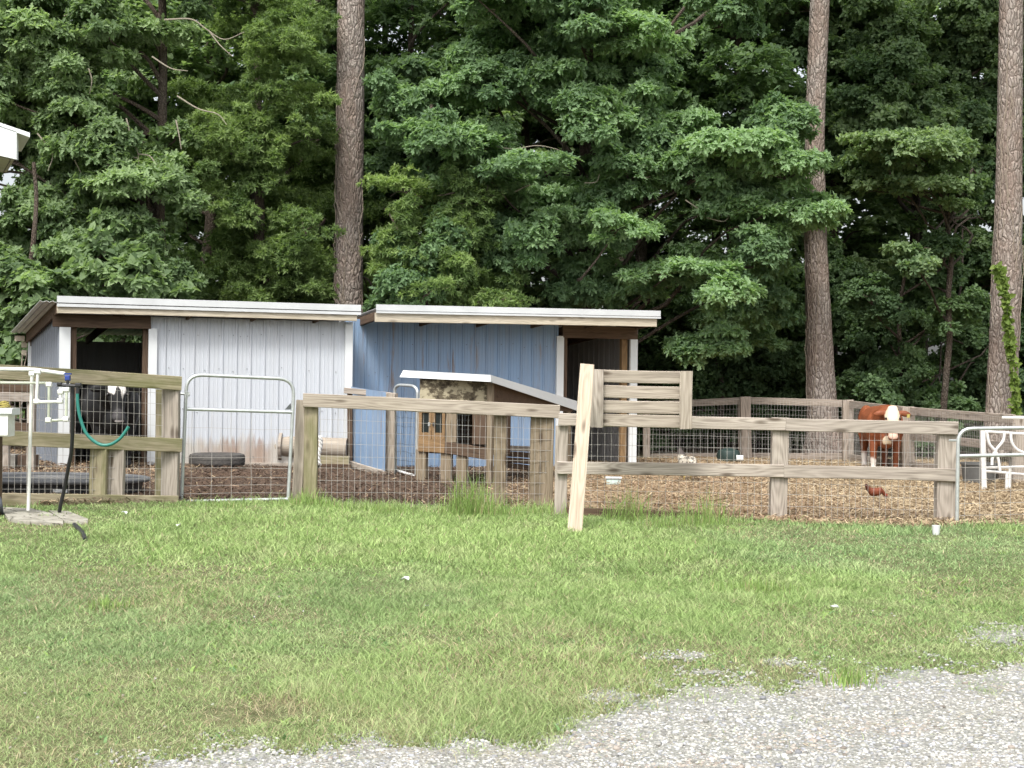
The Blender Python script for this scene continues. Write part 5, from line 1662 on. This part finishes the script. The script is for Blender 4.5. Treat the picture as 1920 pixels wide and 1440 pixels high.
# pines: tall bare trunks
def pine(label, spec, s, seed, vines, crown_z=11.5):
    rng = np.random.default_rng(seed)
    (x0, y0, w0) = spec[0]
    root, q = tree_root('pine_tree', label, x0, s)
    q.z = -.1
    pts, rs = [], []
    for (x, y, w) in spec:
        p = P(x, y, s); pts.append(p); rs.append(w / s / 2)
    d = (pts[-1] - pts[-2]).normalized()
    pts.append(pts[-1] + d * 3.5); rs.append(rs[-1] * .9)
    pts.append(pts[-1] + d * 4); rs.append(rs[-1] * .7)
    v, f = trunkmesh(pts, rs, 40, .035, seed, 26)
    mb = MB(); mb.add(v.tolist(), f)
    top = pts[-1]
    pads = []
    for k in range(12):
        a = rng.uniform(0, 6.28); rr = rng.uniform(.5, 2.6); z = top.z - rng.uniform(-1, 4)
        c_ = (top.x + rr * math.cos(a), top.y + rr * math.sin(a), z)
        limb(mb, (top.x, top.y, z - .6), c_, .06, .02, rng)
        pads.append((*c_, .9, .9, .45, .4))
    mb.build('trunk', M_PINE, root, True, at=Vector((q.x, q.y, 0)))
    crown('crown', pads, 40, 12, .22, T_LANCE, L_WILLOW, root, rng, at=(q.x, q.y, 0), spread=(10, 70), droop=0.0)
    c = curve(pts, 26); k = len(pts) - 1
    for _ in range(vines):
        i0 = rng.integers(0, int(len(c) * .45)); n = rng.integers(14, 46)
        a = rng.uniform(math.pi * 1.05, math.pi * 1.95); da = rng.normal(0, .05)
        vp = []
        for i in range(i0, min(i0 + n, len(c) - 60)):
            r_ = float(np.interp(i / 26, range(k + 1), rs))
            hgt = c[i].z; r_ *= 1 + .35 * math.exp(-max(hgt, 0) / .35)
            a += da + rng.normal(0, .05); da = da * .9 + rng.normal(0, .02)
            r2 = r_ * 1.03 + .008 + (.02 if rng.random() < .1 else 0)
            vp.append(c[i] + Vector((math.cos(a) * r2, math.sin(a) * r2, 0)))
        if len(vp) > 3: MB().tube(vp, rng.uniform(.005, .010), 5, False).build('vine', M_VINE, root, True)
    return root, c, rs


pine('pale straight pine trunk wrapped in dry vines behind the gap between the sheds', [(654, 840, 58), (654, 560, 53), (655, 400, 51), (657, 200, 51), (658, 0, 51)], 88, 301, 16)
pine('slim pine trunk half hidden by oak sprays behind the far fence', [(1546, 848, 64), (1541, 760, 56), (1530, 460, 41), (1528, 250, 36), (1537, 0, 36)], 91, 302, 6)
proot, pc, prs = pine('thick leaning pine trunk carrying a green creeper near the thick grey post', [(1878, 852, 62), (1878, 750, 56), (1889, 480, 52), (1893, 240, 46), (1896, 0, 43)], 94, 303, 14)
# green creeper on that trunk
rng = np.random.default_rng(77)
root = thing('creeper_vine', 'bright green creeper climbing the thick leaning pine trunk', 'vine', P(1905, 850, 97))
path = [P(x, y, 97) for x, y in ((1908, 850), (1905, 780), (1903, 720), (1897, 660), (1890, 610), (1886, 560), (1878, 520), (1872, 498))]
cc = curve(path, 10)
MB().tube(cc, .012, 5).build('stem', M_TWIG, root, True)
C = np.array([tuple(p) for p in cc]); C = np.repeat(C, 4, 0) + rng.normal(0, 1, (len(C) * 4, 3)) * np.array([[.035, .03, .04]])
D = np.tile(np.array([[.0, -1.0, .1]]), (len(C), 1)) + rng.normal(0, .5, (len(C), 3))
v, f, tn = leaves(C, D, 3, .12, T_HEART, rng, np.full(len(C), .6), (40, 90), .7, .15)
at = np.array(WM[root.name].translation)
link('foliage', mesh_np('foliage', v - at, [f], False, {'tint': tn}), L_VINE, root, Matrix.Translation(Vector(at)))

# deep woods: three kinds of crown, copied
kinds = []
for k, (lm, tm, sz) in enumerate(((L_DARK, T_OBO, .17), (L_DOG, T_HEART, .17), (L_DARK, T_OAK, .19))):
    rng = np.random.default_rng(400 + k)
    root = thing('forest_tree', '', 'tree', (0, 0, 0))
    pads = []
    for i in range(95):
        z = rng.uniform(.6, 15.5); rad = 2.5 * (1 - .35 * abs(z - 7) / 8.5)
        a = rng.uniform(0, 6.28); rr = rad * math.sqrt(rng.uniform(.08, 1))
        r_ = rng.uniform(.55, 1.0)
        pads.append((rr * math.cos(a), rr * math.sin(a), z, r_, r_, r_ * .5, rng.uniform(.2, .9)))
    mb = MB()
    v, f = trunkmesh([Vector((rng.normal(0, .08), rng.normal(0, .08), z)) for z in np.linspace(-.1, 15, 8)], [.19 - .02 * i for i in range(8)], 12, .05, k)
    mb.add(v.tolist(), f)
    for p in pads[:26]: limb(mb, (0, 0, max(.5, p[2] - .8)), p[:3], .05, .012, rng)
    mb.build('trunk', M_BARK, root, True, at=Vector((0, 0, 0)))
    crown('crown', pads, 24, 8, sz, tm, lm, root, rng, at=(0, 0, 0))
    kinds.append(root)
rng = np.random.default_rng(55)
spots = []
for i, x in enumerate(np.arange(-9.5, 10.6, 2.55)): spots.append((x + rng.uniform(-.5, .5), 35.5 + rng.uniform(-1.0, 1.4)))
for i, x in enumerate(np.arange(-11.5, 12.6, 2.9)): spots.append((x + rng.uniform(-.7, .7), 40.5 + rng.uniform(-1.4, 1.4)))
KL = ['dark shaded tree standing deep in the woods behind the sheds and fences', 'olive leaved tree standing deep in the woods behind the sheds and fences', 'dark lobed leaf tree standing deep in the woods behind the sheds and fences']
KG = ['dark trees deep in the woods', 'olive trees deep in the woods', 'lobed leaf trees deep in the woods']
used = [False] * 3
for i, (x, y) in enumerate(spots):
    k = i % 3
    if not used[k]: root = kinds[k]; used[k] = True
    else:
        root = kinds[k].copy(); COL.objects.link(root)
        for ch in kinds[k].children:
            c_ = ch.copy(); COL.objects.link(c_); c_.parent = root
    root.matrix_basis = Matrix.Translation((x, y, 0)) @ Matrix.Rotation(rng.uniform(0, 6.28), 4, 'Z') @ Matrix.Diagonal((1, 1, rng.uniform(.75, .92), 1))
    root['label'] = KL[k]; root['group'] = KG[k]

# ------------------------------------------------------------------ light, sky, camera
SUN_EL, SUN_AZ = math.radians(56), math.radians(197)     # azimuth from +Y clockwise: behind the camera
w = bpy.data.worlds.new('World'); S.world = w; w.use_nodes = True
nt = w.node_tree
bg = nt.nodes['Background']
sky = nt.nodes.new('ShaderNodeTexSky'); sky.sky_type = 'NISHITA'; sky.sun_disc = False
sky.sun_elevation = SUN_EL; sky.sun_rotation = SUN_AZ; sky.dust_density = 5.0; sky.air_density = 1.0; sky.ozone_density = 1.0
hs = nt.nodes.new('ShaderNodeHueSaturation'); hs.inputs['Saturation'].default_value = .30; hs.inputs['Value'].default_value = 1.0
nt.links.new(sky.outputs[0], hs.inputs['Color']); nt.links.new(hs.outputs[0], bg.inputs['Color'])
bg.inputs['Strength'].default_value = 0.15
sl_ = bpy.data.lights.new('sun', 'SUN'); sl_.energy = 1.5; sl_.angle = math.radians(12); sl_.color = (1, .97, .92)
so = bpy.data.objects.new('sun', sl_); COL.objects.link(so)
dv = Vector((math.sin(SUN_AZ) * math.cos(SUN_EL), math.cos(SUN_AZ) * math.cos(SUN_EL), math.sin(SUN_EL)))
so.rotation_euler = dv.to_track_quat('Z', 'Y').to_euler(); so.location = dv * 60

cam = bpy.data.cameras.new('camera'); cam.lens = 36 * F / 1920; cam.sensor_width = 36; cam.clip_start = .1; cam.clip_end = 3000
co = bpy.data.objects.new('camera', cam); COL.objects.link(co)
co.matrix_basis = Matrix.Translation((0, 0, CAMH)) @ Matrix.Rotation(math.pi / 2, 4, 'X') @ Matrix.Rotation(ROLL, 4, 'Z')
S.camera = co
S.view_settings.view_transform = 'Standard'; S.view_settings.look = 'None'; S.view_settings.exposure = 1.0; S.view_settings.gamma = 1.0
S.cycles.max_bounces = 6; S.cycles.diffuse_bounces = 3; S.cycles.glossy_bounces = 2; S.cycles.transmission_bounces = 4; S.cycles.transparent_max_bounces = 6
S.cycles.use_denoising = True
